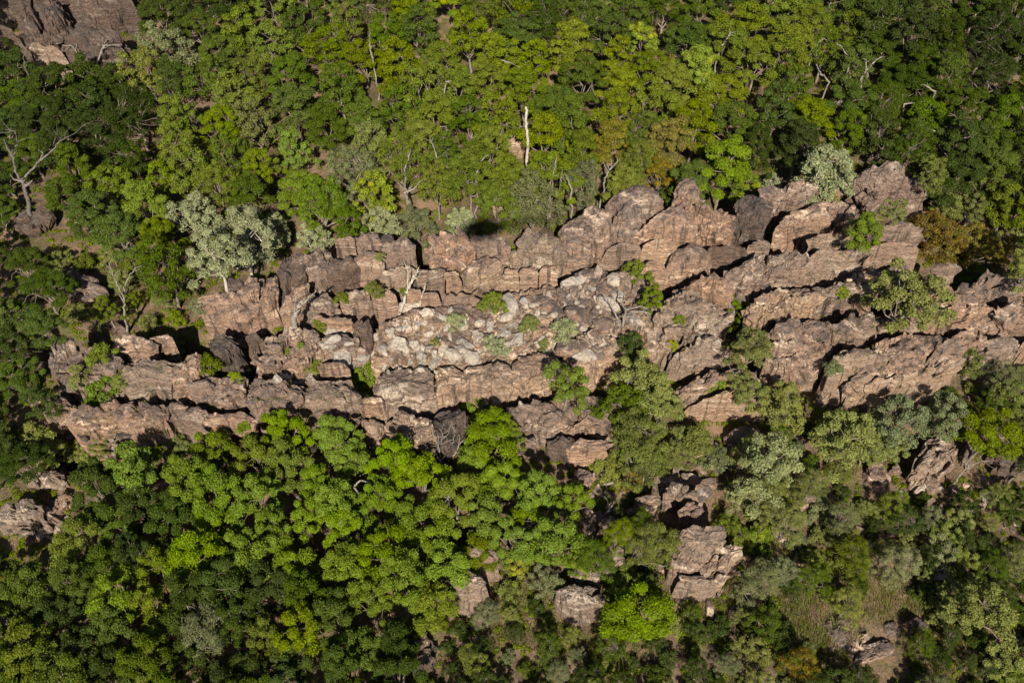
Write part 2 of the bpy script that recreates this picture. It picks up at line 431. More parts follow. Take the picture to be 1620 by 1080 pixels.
def build_block(name, poly, ztop, hgt, seed, mat, parent, **kw):
    V, F, cap, c = block_mesh(name, poly, ztop, hgt, seed, **kw)
    remember(V, F)
    n = len(cap)
    me = bpy.data.meshes.new(name)
    tri = np.stack([np.arange(n), (np.arange(n) + 1) % n, np.full(n, len(V) - 1)], 1)
    # orientation: rings run outward and downward
    nq, ntr = len(F), n
    loops = np.r_[F[:, ::-1].ravel(), tri.ravel()].astype(np.int32)
    starts = np.r_[np.arange(nq) * 4, nq * 4 + np.arange(ntr) * 3].astype(np.int32)
    org = np.array([c[0], c[1], 0.0]) if parent is None else np.array(parent.location)
    me.vertices.add(len(V)); me.vertices.foreach_set('co', (V - org).astype(np.float32).ravel())
    me.loops.add(len(loops)); me.loops.foreach_set('vertex_index', loops)
    me.polygons.add(nq + ntr); me.polygons.foreach_set('loop_start', starts)
    me.polygons.foreach_set('use_smooth', np.zeros(nq + ntr, dtype=bool))
    me.update(calc_edges=True)
    # outline drawn clockwise or anticlockwise: make the top face up
    pz = np.zeros((nq + ntr) * 3, dtype=np.float32); me.polygons.foreach_get('normal', pz)
    if pz.reshape(-1, 3)[-ntr:, 2].mean() < 0: me.flip_normals()
    return obj(name, me, mat, parent, None if parent is not None else tuple(org))

seed_counter = [100]
def ledge(label, blocks, ztop, hgt, mat=ROCK, name='rock_ledge', cat='rock ledge', group='ledges of the sandstone ridge', **kw):
    mats = mat if isinstance(mat, (list, tuple)) else [mat]
    c = np.mean([np.mean(b[0] if isinstance(b, tuple) and isinstance(b[0], list) else b, axis=0) for b in blocks], axis=0)
    w = on_plane(c[0], c[1], 0)
    root = empty(name, (w.x, w.y, 0)); tag(root, label, cat, group)
    for k, b in enumerate(blocks):
        dz, bm, extra = 0.0, mats[k % len(mats)], {}
        if isinstance(b, tuple):
            b, o = b; dz = o.get('dz', 0.0); bm = o.get('mat', bm); extra = o.get('kw', {})
        seed_counter[0] += 1; r_ = random.Random(seed_counter[0])
        args = dict(kw); args.update(extra)
        args.setdefault('boxy', r_.uniform(5.0, 9.0))
        if name == 'rock_ledge': args.setdefault('base', -9.0)
        build_block('block', b, ztop + dz + r_.uniform(-0.3, 0.3), hgt, seed_counter[0], bm, root, **args)
    return root

def outcrop(label, poly, up, hgt, mat=ROCK, name='boulder', cat='boulder', group=None, **kw):
    p = np.asarray(poly, float); c = p.mean(0)
    g = hit_ground(c[0], c[1], up * 0.6)
    seed_counter[0] += 1
    o = build_block(name, poly, g.z + up, hgt, seed_counter[0], mat, None, **kw)
    return tag(o, label, cat, group)

# --- the ridge, back rows first
ledge('long back ledge of jointed brown blocks at the left of the ridge top', [
    [(326,500),(331,485),(350,470),(360,472),(359,495),(352,518),(330,518)],
    ([(361,450),(368,444),(385,443),(389,460),(388,480),(380,489),(366,485),(360,470)], dict(dz=1.0)),
    [(392,449),(400,443),(418,441),(419,470),(415,490),(411,515),(398,524),(360,524),(356,515),(362,492),(380,492)],
    [(424,442),(440,437),(443,460),(445,480),(443,505),(430,515),(415,516),(421,492),(424,470)],
    [(443,448),(452,415),(470,404),(487,407),(488,430),(476,455),(466,462),(455,505),(446,500)],
    [(489,407),(500,402),(521,397),(527,415),(524,450),(518,460),(500,462),(480,458),(485,432)],
    ([(534,388),(540,380),(556,379),(564,392),(560,408),(545,416),(534,411)], dict(dz=1.2)),
    [(525,412),(545,418),(560,412),(566,420),(558,440),(556,462),(530,462),(522,445)],
    [(565,385),(572,378),(600,376),(606,395),(605,420),(590,415),(575,412),(562,420)],
    [(560,430),(570,412),(590,408),(604,420),(608,440),(600,452),(575,452),(562,450)],
    [(603,378),(622,378),(626,395),(618,415),(607,420)],
    ([(625,390),(632,380),(645,378),(652,400),(661,420),(655,428),(630,428),(609,432),(614,415)], dict(dz=0.6)),
], 9.0, 6.0, [ROCK, ROCKD, ROCK], ey=0.91)
ledge('lower step of blocks with an orange rounded face beside the pale leaning snag', [
    [(448,508),(450,480),(465,460),(490,455),(497,460),(482,472),(476,495),(470,512),(455,512)],
    ([(477,500),(482,475),(497,460),(520,460),(530,475),(534,500),(522,512),(485,517)], dict(mat=ROCKP, kw=dict(boxy=2.6))),
    [(543,490),(548,468),(565,463),(585,466),(588,480),(586,500),(560,504),(545,505)],
    [(588,468),(600,466),(622,467),(628,480),(626,495),(600,498),(588,496)],
    ([(609,435),(625,430),(660,429),(685,430),(680,450),(677,465),(640,466),(612,466)], dict(mat=ROCKP)),
    [(640,470),(655,466),(668,470),(668,484),(645,488)],
    [(668,472),(690,466),(698,475),(696,490),(676,496),(668,488)],
    [(698,478),(706,468),(730,466),(760,468),(764,482),(745,490),(715,498),(699,496)],
], 8.0, 5.0, [ROCK], ey=0.91)
ledge('broad rounded back ledge right of the tree-filled gap', [
    [(678,395),(690,380),(705,371),(730,370),(742,378),(752,390),(748,410),(738,425),(715,430),(690,428),(680,415)],
    [(742,378),(765,374),(785,374),(800,382),(806,395),(800,412),(785,415),(765,408),(752,414),(750,396)],
    [(733,445),(742,425),(768,410),(800,412),(803,430),(785,450),(775,462),(745,462),(733,460)],
    [(678,432),(695,426),(705,432),(702,450),(698,465),(678,463)],
    ([(704,440),(712,432),(725,433),(731,445),(729,464),(703,463)], dict(kw=dict(boxy=6))),
    ([(795,442),(806,432),(820,433),(822,448),(810,456),(796,455)], dict(dz=-1, kw=dict(boxy=6))),
    ([(820,436),(835,428),(850,432),(853,448),(835,456),(821,453)], dict(dz=-1, kw=dict(boxy=6))),
    ([(851,434),(868,428),(884,433),(880,446),(858,453)], dict(dz=-1, kw=dict(boxy=6))),
    [(813,400),(825,380),(845,372),(870,372),(882,390),(888,410),(870,428),(845,428),(818,424)],
], 9.0, 5.0, [ROCK, ROCK, ROCKP])
ledge('two great smooth domed lobes on the ridge crest', [
    [(880,375),(900,352),(920,335),(935,322),(950,322),(965,340),(972,360),(964,385),(950,407),(935,416),(915,422),(895,420),(885,400)],
    [(953,322),(975,305),(995,294),(1020,296),(1040,308),(1053,320),(1040,334),(1025,352),(1010,375),(995,392),(970,395),(964,375),(972,350),(962,335)],
], 11.0, 7.5, [ROCK], boxy=3.4, joints=False, strata=0.7, rough=0.6, ey=1.03)
ledge('big folded dome with curved ledges at the middle of the crest', [
    [(1060,328),(1080,328),(1097,345),(1102,375),(1090,392),(1070,388),(1045,397),(1020,398),(1002,393),(1012,378),(1032,352)],
    ([(1010,398),(1040,388),(1068,392),(1074,405),(1062,418),(1050,427),(1025,414),(1014,406)], dict(dz=-1.5, mat=ROCKP)),
    ([(1062,405),(1085,392),(1105,387),(1118,398),(1126,412),(1121,427),(1105,440),(1085,450),(1066,450),(1052,435),(1057,420)], dict(dz=-2)),
    ([(950,420),(965,402),(990,396),(1010,402),(1020,416),(1000,424),(970,430)], dict(dz=-2.5)),
    ([(1018,420),(1045,428),(1056,445),(1050,462),(1020,458),(1010,440)], dict(dz=-3)),
], 10.5, 7.0, [ROCK], boxy=3.4, joints=False, strata=0.8, rough=0.65, ey=1.03)
outcrop('small upright boulder standing alone in the notch between crest domes', [(1066,308),(1070,292),(1085,286),(1098,292),(1108,305),(1107,320),(1106,334),(1085,335),(1065,324)], 10.5, 4.0, ROCK, boxy=3.4)
ledge('back row of dark pitted humps below the bright yellow-flecked tree', [
    [(1085,340),(1110,330),(1140,325),(1152,340),(1162,360),(1150,380),(1125,397),(1110,387),(1100,365)],
    [(1162,325),(1180,316),(1207,316),(1214,335),(1212,352),(1195,377),(1170,387),(1150,382),(1160,360)],
    ([(1202,310),(1215,302),(1250,298),(1270,305),(1275,320),(1264,340),(1245,352),(1225,355),(1210,347),(1203,325)], dict(dz=0.5)),
    ([(1120,402),(1140,393),(1165,397),(1180,400),(1174,417),(1150,427),(1130,430),(1119,417)], dict(dz=-1)),
    ([(1178,410),(1190,390),(1212,388),(1216,400),(1202,417),(1185,420)], dict(dz=-1)),
], 10.0, 6.5, [ROCK, ROCKD], expand=1.14)
outcrop('large isolated cracked boulder right of the pale silvery tree', [(1355,288),(1365,275),(1385,262),(1400,258),(1420,265),(1432,280),(1447,300),(1462,313),(1445,327),(1430,324),(1400,320),(1378,332),(1366,312)], 8.5, 6.5, ROCK, name='boulder', boxy=4.0)
ledge('upper right bar of rough rock behind the small bright shrub', [
    [(1222,388),(1240,368),(1262,350),(1290,334),(1304,350),(1300,372),(1278,378),(1258,386),(1232,390)],
    [(1290,332),(1318,322),(1340,330),(1346,355),(1347,374),(1325,382),(1302,382),(1304,350)],
    ([(1275,405),(1290,388),(1320,384),(1350,380),(1358,391),(1350,402),(1325,412),(1300,418),(1280,416)], dict(mat=ROCKP)),
    [(1366,392),(1385,375),(1405,368),(1420,360),(1436,370),(1445,385),(1430,391),(1405,396),(1380,404),(1369,404)],
], 9.8, 6.0, [ROCK], expand=1.14)
ledge('middle right bar of rough rock above the narrow black cleft', [
    [(1138,470),(1150,440),(1175,422),(1202,412),(1207,432),(1202,457),(1185,477),(1160,482)],
    [(1203,427),(1225,405),(1262,398),(1278,416),(1292,432),(1270,447),(1240,457),(1210,472),(1201,457)],
    [(1280,418),(1310,418),(1340,408),(1366,400),(1362,417),(1332,430),(1300,444),(1286,437)],
    [(1363,414),(1385,402),(1410,396),(1440,390),(1452,400),(1432,414),(1400,424),(1375,426)],
], 9.2, 6.0, [ROCK, ROCK, ROCKP], expand=1.14)
ledge('right bar of pale-streaked rock left of the spreading ridge-top tree', [
    [(1183,500),(1192,485),(1210,473),(1240,462),(1270,462),(1284,477),(1287,497),(1260,512),(1230,527),(1205,537),(1188,527)],
    [(1280,467),(1300,457),(1325,447),(1342,462),(1347,482),(1325,494),(1300,504),(1286,502)],
    [(1325,443),(1345,433),(1375,432),(1388,447),(1384,472),(1377,492),(1350,502),(1341,480)],
    ([(1386,440),(1405,428),(1430,430),(1440,450),(1425,470),(1400,480),(1385,468)], dict(dz=-2)),
], 8.8, 6.0, [ROCKP, ROCK], expand=1.14)
ledge('front right bar with a sheer layered face above the scrub', [
    [(1212,560),(1220,540),(1245,520),(1275,510),(1300,514),(1304,535),(1307,560),(1292,582),(1270,598),(1240,592),(1215,582)],
    [(1300,514),(1325,510),(1355,505),(1377,507),(1379,527),(1367,547),(1340,562),(1310,567),(1304,540)],
    [(1316,572),(1345,562),(1377,562),(1383,582),(1372,597),(1350,607),(1330,614),(1314,612)],
    [(1370,592),(1382,560),(1400,542),(1425,532),(1450,531),(1470,545),(1465,575),(1445,605),(1410,617),(1385,622),(1369,610)],
    [(1452,532),(1480,535),(1507,535),(1518,555),(1503,577),(1472,600),(1448,606),(1465,575),(1470,545)],
    ([(1345,627),(1370,607),(1410,614),(1450,602),(1490,582),(1512,567),(1505,588),(1472,614),(1440,630),(1400,640),(1360,646)], dict(dz=-2.0, mat=ROCKP)),
], 8.2, 6.5, [ROCK, ROCK, ROCKP, ROCK], expand=1.14)
ledge('rounded rock platform at the right frame edge', [
    [(1428,512),(1460,500),(1490,487),(1510,472),(1540,472),(1562,492),(1562,517),(1535,527),(1500,532),(1460,530)],
    [(1518,467),(1540,447),(1560,437),(1590,440),(1602,457),(1592,482),(1565,492),(1545,477)],
    [(1588,440),(1620,425),(1650,420),(1660,460),(1640,482),(1602,482)],
    [(1558,502),(1590,487),(1630,482),(1660,490),(1650,522),(1610,532),(1570,537)],
    ([(1536,575),(1560,547),(1590,534),(1617,540),(1612,562),(1580,580),(1555,595)], dict(dz=-1.5, mat=ROCKP)),
    ([(1610,545),(1640,530),(1670,540),(1660,570),(1620,575)], dict(dz=-1.5, mat=ROCKP)),
    ([(1393,507),(1430,490),(1452,505),(1457,532),(1420,542),(1390,532)], dict(dz=-0.6)),
    ([(1503,537),(1545,526),(1562,545),(1542,577),(1508,572)], dict(dz=-1.0)),
    ([(1428,482),(1470,462),(1502,468),(1492,492),(1440,512)], dict(dz=-0.6)),
    ([(1460,442),(1480,424),(1505,426),(1512,440),(1492,457),(1470,462)], dict(dz=0)),
], 8.4, 5.5, [ROCK], expand=1.14)
ledge('broad sloping face of brown rock right of the tangle of dead branches', [
    [(1043,545),(1038,520),(1050,490),(1065,470),(1085,458),(1112,470),(1132,490),(1150,510),(1142,527),(1115,547),(1090,562),(1060,567)],
    [(1078,462),(1095,450),(1120,442),(1147,447),(1157,467),(1152,492),(1142,507),(1120,487),(1100,467)],
    ([(1058,572),(1090,564),(1115,547),(1132,554),(1144,577),(1137,592),(1110,584),(1085,599),(1063,587)], dict(dz=-2)),
    ([(1088,612),(1105,599),(1130,592),(1142,602),(1132,627),(1110,642),(1085,652),(1066,654),(1073,637)], dict(dz=-3.5, mat=ROCKP)),
    ([(1103,662),(1120,645),(1150,635),(1187,632),(1199,650),(1192,664),(1150,662),(1120,670)], dict(dz=-4.5, mat=ROCKP)),
    ([(1130,604),(1160,592),(1192,602),(1187,627),(1150,634),(1130,627)], dict(dz=-3.5)),
], 8.0, 6.0, [ROCKP, ROCK], expand=1.14)
# --- left rows
ledge('second ledge at the left end of the ridge under the leafy shrubs', [
    [(86,560),(92,545),(105,540),(125,545),(136,560),(134,590),(124,622),(100,620),(92,600)],
    [(134,560),(150,547),(175,552),(190,567),(197,590),(187,622),(160,627),(133,617)],
    [(178,547),(195,540),(220,538),(241,543),(247,560),(242,580),(215,582),(193,572)],
    [(244,547),(255,537),(270,535),(278,550),(270,570),(250,572)],
    ([(198,602),(205,585),(225,577),(250,580),(279,590),(283,605),(280,627),(250,630),(215,630),(195,624)], dict(mat=ROCKP)),
    [(280,612),(290,590),(297,567),(310,557),(324,562),(320,590),(316,607),(305,630),(281,634)],
    [(306,627),(318,607),(328,602),(339,610),(340,627),(332,642),(310,642)],
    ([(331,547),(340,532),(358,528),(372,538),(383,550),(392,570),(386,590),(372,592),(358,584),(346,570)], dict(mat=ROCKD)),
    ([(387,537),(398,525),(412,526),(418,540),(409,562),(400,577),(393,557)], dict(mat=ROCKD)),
], 8.0, 5.5, [ROCK], ey=0.91)
ledge('long middle ledge of flat-topped blocks left of the pale rubble', [
    [(401,587),(412,560),(420,540),(435,530),(457,528),(461,545),(462,570),(457,592),(440,602),(418,600)],
    [(459,530),(480,525),(503,524),(514,540),(510,562),(490,577),(475,592),(457,594),(462,560)],
    ([(558,532),(567,512),(585,503),(590,525),(586,550),(580,558),(565,547)], dict(dz=1.2, mat=ROCKD, kw=dict(boxy=6))),
    [(513,545),(540,528),(560,535),(577,552),(572,568),(530,574),(512,562)],
    ([(500,512),(520,506),(560,506),(566,516),(556,530),(520,540),(508,528)], dict(dz=0)),
], 7.6, 5.0, [ROCK], ey=0.91)
ledge('third ledge of square brown blocks above the bright green wood', [
    [(339,632),(342,605),(360,598),(385,600),(400,605),(404,630),(402,654),(370,657),(344,650)],
    [(398,612),(407,600),(430,605),(460,612),(474,620),(475,647),(457,667),(430,674),(408,674),(405,640)],
    ([(470,617),(490,606),(520,604),(545,606),(562,620),(572,637),(577,657),(540,667),(500,662),(474,652)], dict(mat=ROCKP)),
    ([(506,582),(525,577),(549,580),(550,600),(525,607),(504,602)], dict(dz=0.4)),
    ([(570,652),(575,635),(590,630),(607,640),(609,654),(590,664),(573,664)], dict(dz=-0.5)),
], 6.8, 5.0, [ROCK], ey=0.91)
ledge('wide pinkish sheer face below the field of pale rubble', [
    [(603,655),(598,620),(610,590),(625,577),(660,580),(685,582),(692,610),(690,642),(660,652),(625,665)],
    [(685,582),(715,580),(735,592),(740,610),(736,632),(712,640),(690,646),(690,610)],
    [(734,592),(760,585),(790,575),(810,585),(814,605),(807,632),(790,642),(760,636),(737,632)],
    [(808,582),(830,562),(860,555),(890,570),(902,590),(882,617),(860,628),(830,636),(808,636)],
    ([(885,572),(900,542),(920,530),(950,525),(977,535),(990,560),(962,577),(944,588),(938,612),(915,622),(895,604)], dict(dz=-0.3)),
], 6.6, 6.0, [ROCKP], joints=False, rough=0.7, strata=0.8, ey=1.0)
ledge('flat bedrock shelf carrying the pale rubble in the middle of the ridge', [
    [(592,580),(596,520),(625,502),(680,500),(700,530),(695,585),(640,588)],
    [(640,505),(690,490),(760,482),(775,520),(770,580),(700,588),(690,545)],
    [(760,485),(820,465),(880,450),(900,490),(890,560),(830,570),(770,588),(765,530)],
    [(880,455),(925,428),(960,432),(985,460),(990,520),(960,535),(900,545),(888,500)],
    [(955,440),(985,432),(1030,450),(1050,470),(1045,510),(1040,550),(1000,560),(980,520)],
], 6.2, 3.0, [ROCKP, ROCK], rough=0.6, boxy=6, strata=0.5, ey=1.05)
ledge('fourth and lowest ledge of blocks along the left front of the ridge', [
    ([(66,647),(80,628),(98,625),(109,635),(107,657),(90,670),(71,664)], dict(dz=0.5)),
    [(110,662),(122,645),(150,645),(162,660),(157,692),(135,694),(118,682)],
    [(153,672),(165,650),(185,637),(209,636),(212,652),(202,682),(180,690),(154,690)],
    [(201,672),(212,647),(235,636),(244,642),(245,667),(242,690),(215,692),(199,687)],
    [(243,642),(262,636),(272,650),(274,670),(266,688),(245,692)],
    [(271,642),(290,636),(299,647),(298,667),(282,674),(269,667)],
    [(294,662),(305,652),(328,652),(336,667),(335,690),(315,694),(294,682)],
    [(338,667),(345,658),(365,658),(390,662),(404,670),(402,690),(370,694),(339,694)],
    ([(310,712),(330,702),(360,705),(400,702),(416,712),(392,726),(340,726)], dict(dz=-3, mat=ROCKD)),
], 5.6, 4.6, [ROCK], ey=0.91)
ledge('front rock shelf beside the grey dead bush', [
    [(608,692),(615,670),(640,662),(677,658),(683,680),(692,705),(682,727),(650,724),(625,712)],
    ([(680,662),(700,650),(725,652),(740,670),(737,700),(732,737),(700,742),(690,710)], dict(mat=ROCKD)),
    ([(570,668),(590,668),(606,676),(600,696),(578,700)], dict(dz=-1)),
], 4.6, 4.0, [ROCKP])
ledge('front rock platform between the bright tree and the olive thicket', [
    [(808,657),(825,642),(855,637),(877,647),(883,665),(878,692),(850,698),(823,684)],
    [(876,652),(890,632),(920,627),(950,624),(970,642),(972,670),(962,692),(930,692),(900,687),(882,692)],
    ([(866,717),(875,697),(895,690),(912,694),(914,714),(900,726),(873,726)], dict(dz=-1.2, mat=ROCKD)),
    ([(903,722),(912,702),(930,694),(957,702),(965,714),(957,730),(930,732),(904,732)], dict(dz=-1.2)),
    ([(798,702),(820,692),(845,692),(850,717),(830,728),(803,722)], dict(dz=-1.5)),
], 4.8, 4.2, [ROCK])
outcrop('squarish brown block standing in green scrub under the front platform', [(909,742),(918,735),(932,740),(939,752),(931,772),(911,780)], 2.6, 3.0)
# --- outcrops on the slope to the lower right
ledge('tall broken outcrop of upright slabs on the lower slope', [
    ([(1048,792),(1056,778),(1072,778),(1087,788),(1080,797),(1065,795)], dict(dz=0.3)),
    ([(1082,792),(1090,782),(1105,788),(1114,796),(1108,808),(1092,802)], dict(dz=0.3)),
    ([(1075,817),(1085,800),(1100,802),(1114,812),(1105,827),(1090,844),(1076,832)], dict(dz=0.0)),
    ([(1070,872),(1074,845),(1095,842),(1120,840),(1140,845),(1140,860),(1127,887),(1105,907),(1085,914),(1070,907)], dict(dz=0.8, kw=dict(tilt=(0.1, 0.45), boxy=7, joints=False))),
    ([(1057,912),(1060,862),(1067,842),(1074,850),(1072,907)], dict(dz=0.2)),
    ([(1116,902),(1130,877),(1142,866),(1160,865),(1174,873),(1167,887),(1150,897),(1142,922),(1115,927)], dict(dz=0.0)),
    ([(1070,927),(1085,915),(1110,912),(1132,921),(1130,937),(1110,945),(1084,940)], dict(dz=-1.5, mat=ROCKP)),
], 2.2, 5.0, [ROCK, ROCKP], name='rock_outcrop', cat='rock outcrop', group='outcrops on the lower slope', front=6)
ledge('small cleft outcrop beside the fallen pale branches', [
    [(943,847),(955,825),(970,820),(977,835),(965,852)], [(966,852),(978,832),(987,840),(985,862),(972,867)],
    [(946,872),(965,862),(984,868),(982,892),(970,907),(953,892)], [(988,847),(1005,820),(1022,815),(1014,837),(1000,862)],
    [(1000,800),(1020,788),(1045,785),(1040,805),(1015,815)],
], 2.2, 4.0, [ROCK, ROCKD], name='rock_outcrop', cat='rock outcrop', group='outcrops on the lower slope')
ledge('pale flat split slab near the bottom beside the vivid green bush', [
    [(903,914),(912,900),(930,903),(947,912),(942,927),(920,922)], [(883,937),(905,926),(930,926),(952,935),(955,957),(940,977),(925,988),(903,967),(890,952)],
], 0.6, 3.6, [ROCKP], name='rock_outcrop', cat='rock outcrop', group='outcrops on the lower slope', boxy=7)
ledge('brown split rock showing through the edge of the bright wood', [
    [(703,882),(720,875),(745,870),(785,868),(793,886),(782,904),(760,900),(735,907),(713,897)], [(718,917),(740,906),(762,921),(770,937),(762,952),(735,957),(718,942)],
], 3.4, 5.0, [ROCK, ROCKP], name='rock_outcrop', cat='rock outcrop', group='outcrops on the lower slope')
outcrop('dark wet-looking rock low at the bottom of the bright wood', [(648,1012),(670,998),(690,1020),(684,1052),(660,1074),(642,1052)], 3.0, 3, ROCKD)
outcrop('small brown rock above the yellow-green bush near the wood edge', [(816,852),(835,845),(852,867),(847,889),(823,877)], 2.0, 2.4)
outcrop('large boulder with an orange overhang on the right slope', [(1433,762),(1440,740),(1455,715),(1470,690),(1485,680),(1507,685),(1514,710),(1517,728),(1502,747),(1480,772),(1455,774)], 5.0, 5.0, ROCKP, boxy=3.2)
outcrop('thin upright stone fin right of the orange overhung boulder', [(1518,732),(1525,705),(1542,690),(1543,720),(1533,744)], 3.0, 3.2)
outcrop('rounded dark fin, left one of the pair at the right edge', [(1563,714),(1580,698),(1593,712),(1597,740),(1592,757),(1574,754)], 3.4, 3.4, ROCKD)
outcrop('narrow dark fin, right one of the pair at the right edge', [(1594,710),(1603,700),(1609,730),(1606,757),(1595,760)], 3.2, 3.4, ROCKD)
outcrop('brown leaning slab left of the orange overhung boulder', [(1370,737),(1385,728),(1402,735),(1407,767),(1390,774),(1370,764)], 2.6, 3.0)
outcrop('small squat stone between the leaning slab and the overhung boulder', [(1406,742),(1420,730),(1425,752),(1412,758)], 1.8, 2.2)
outcrop('pale pinkish stone below the orange overhung boulder', [(1500,782),(1510,770),(1524,775),(1518,792),(1504,792)], 1.6, 2.0, ROCKP)
outcrop('pale wedge stone in the scrub at the right', [(1478,842),(1500,832),(1508,820),(1504,808),(1488,813),(1476,826)], 1.6, 2.0, ROCKP)
ledge('grey weathered slabs near the lower right corner', [
    [(1303,987),(1320,975),(1342,980),(1344,1022),(1330,1038),(1303,1032)], [(1342,987),(1365,980),(1372,1010),(1352,1047),(1338,1032)],
    [(1363,1022),(1400,1010),(1410,1032),(1375,1048),(1350,1055)], [(1398,987),(1417,980),(1418,1012),(1400,1012)],
], -3.7, 1.8, [ROCK], name='rock_outcrop', cat='rock outcrop', group='outcrops on the lower slope', front=6, rough=0.6)
outcrop('stubby brown stone at the bottom left of the grey slabs', [(1238,1047),(1255,1030),(1270,1040),(1267,1060),(1243,1060)], 1.8, 2.2)
outcrop('grey stone right of the grey slabs near the bottom', [(1428,987),(1450,978),(1463,992),(1440,1002)], 1.5, 2.0, ROCKD)
# --- upper left cliff and single rocks
ledge('dark brown cliff of rounded pillars in the top left corner', [
    [(12,5),(35,-12),(52,10),(46,32),(20,24)], [(33,30),(50,15),(67,40),(77,77),(70,92),(46,72)],
    [(50,0),(90,-12),(107,20),(117,50),(112,77),(92,87),(75,62),(58,25)], [(108,10),(135,-8),(162,10),(157,37),(130,42),(112,34)],
    [(155,-12),(190,-14),(217,10),(207,32),(180,37),(160,27)], [(113,52),(135,40),(167,45),(192,60),(190,87),(165,107),(130,92),(115,77)],
    ([(46,80),(70,90),(97,90),(107,96),(92,122),(63,108)], dict(dz=-2, mat=ROCKP)),
    ([(110,90),(130,92),(150,106),(140,122),(115,115)], dict(dz=-3)), ([(-10,60),(20,50),(40,75),(20,95),(-10,90)], dict(dz=-2)),
    ([(60,-40),(130,-50),(200,-45),(220,-15),(140,-5),(60,-8)], dict(dz=2)), ([(-20,-30),(30,-45),(58,-20),(40,-6),(-10,-2)], dict(dz=2)),
], 12.0, 7.0, [ROCKD], name='rock_cliff', cat='cliff', group=None, boxy=3.2)  # corner shade is painted here with the darker rock colour
outcrop('layered flat-topped boulder alone in the grass at the left', [(83,471),(104,441),(110,433),(132,432),(151,442),(150,451),(162,460),(156,471),(120,476)], 3.4, 3.2, ROCK, strata=1.6)
outcrop('small dark rock just above the black cleft at the left', [(158,514),(175,508),(195,512),(200,525),(180,532),(163,527)], 2.4, 2.6, ROCKD)
outcrop('pinkish rock at the foot of the big dead tree', [(33,352),(45,335),(65,333),(81,345),(76,362),(55,372),(37,364)], 2.6, 2.6, ROCKD, boxy=5, rough=1.5)
outcrop('flat brown rock by the lower left frame edge', [(0,817),(10,795),(45,790),(80,800),(86,815),(72,847),(30,845),(6,840)], 4.6, 4.6, ROCKP)
outcrop('low flat rock among olive shrubs above the lower left edge rock', [(43,762),(60,745),(90,742),(112,750),(102,770),(65,773)], 2.4, 2.4, ROCKP)
outcrop('pale narrow stone wedged beside the lower left edge rock', [(83,797),(100,775),(117,780),(97,812),(90,834)], 2.2, 2.6, ROCKP)
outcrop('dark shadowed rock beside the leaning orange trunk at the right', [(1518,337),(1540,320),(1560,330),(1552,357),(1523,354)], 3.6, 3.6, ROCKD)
outcrop('brown rock peeking from the forest at the top edge', [(536,12),(555,-2),(587,-2),(594,15),(565,24)], 6.0, 4, ROCKD)
outcrop('reddish rock beside the tall pale trunk in the forest', [(800,225),(812,212),(828,214),(830,235),(815,240)], 5.0, 4.0, ROCKP)
outcrop('reddish stone behind the ridge near the grey leafless bush', [(780,325),(790,316),(803,322),(803,340),(788,342)], 5.0, 4.0, ROCKP)
outcrop('pinkish boulder at the foot of the bright thicket on the rocky slope', [(1085,705),(1100,690),(1125,695),(1140,715),(1120,735),(1092,728)], 2.6, 3, ROCKP)
outcrop('brown boulder above the slabs of the lower outcrop', [(1078,755),(1090,745),(1105,752),(1108,768),(1090,775),(1078,768)], 2.2, 2.6, ROCKP)
outcrop('brown stone half hidden by olive trees on the right slope', [(1262,790),(1278,778),(1292,790),(1285,806),(1266,806)], 2.4, 2.6)
outcrop('dark brown stone under the yellow-green shrub', [(1218,838),(1236,822),(1256,832),(1258,852),(1236,858)], 1.8, 2.2)
outcrop('pinkish ledge stone under the thicket right of the lower outcrop', [(1150,690),(1175,676),(1196,690),(1190,712),(1160,716)], 2.6, 3, ROCKP)

# ------------------------------------------------------------------ casting onto everything solid
VALL = np.concatenate(ALLV); FALL = np.concatenate(ALLF)
bvh = BVHTree.FromPolygons(VALL.tolist(), FALL.tolist())
def hit(px, py, dz=0.0):
    h = bvh.ray_cast(CAM - Vector((0, 0, dz)), ray(px, py))[0]
    return h if h is not None else hit_ground(px, py, dz)
def mpp(p): return (p - CAM).dot(FWD) / FPX
def topz(x, y):
    h = bvh.ray_cast(Vector((x, y, 60)), Vector((0, 0, -1)))[0]
    return h.z if h is not None else 0.0

# ------------------------------------------------------------------ labels from landmarks
LAND = [((305, 360), 'the silver-leaved trees'), ((835, 215), 'the tall pale trunk'), ((1305, 275), 'the round pale silvery tree'),
        ((1510, 375), 'the big rusty bush'), ((45, 260), 'the big dead tree'), ((120, 60), 'the top left cliff'),
        ((1060, 235), 'the rust-tinged tree pair'), ((1105, 105), 'the brightest yellow-green tree'), ((548, 270), 'the grey-green feathery tree'),
        ((765, 365), 'the shadow behind the ridge'), ((122, 455), 'the lone layered boulder'), ((370, 480), 'the left back ledge'),
        ((700, 710), 'the grey dead bush'), ((755, 650), 'the bright tree on the ledge'), ((1400, 290), 'the isolated cracked boulder'),
        ((1480, 725), 'the orange overhung boulder'), ((1100, 870), 'the tall slab outcrop'), ((920, 945), 'the pale split slab'),
        ((750, 890), 'the brown split rock'), ((45, 820), 'the lower left edge rock'), ((230, 660), 'the lowest left ledge'),
        ((1330, 690), 'the olive tree under the right bar'), ((1340, 1010), 'the grey corner slabs'), ((1010, 450), 'the dead branch tangle'),
        ((895, 605), 'the yellow-green ledge tree'), ((660, 1040), 'the dark low rock'), ((595, 75), 'the white bare twigs up top'),
        ((1330, 110), 'the bare branches at upper right'), ((1560, 340), 'the leaning orange trunk'), ((330, 930), 'the greyish tree in the wood'),
        ((1560, 960), 'the airy corner tree'), ((780, 475), 'the lone round ridge shrub')]
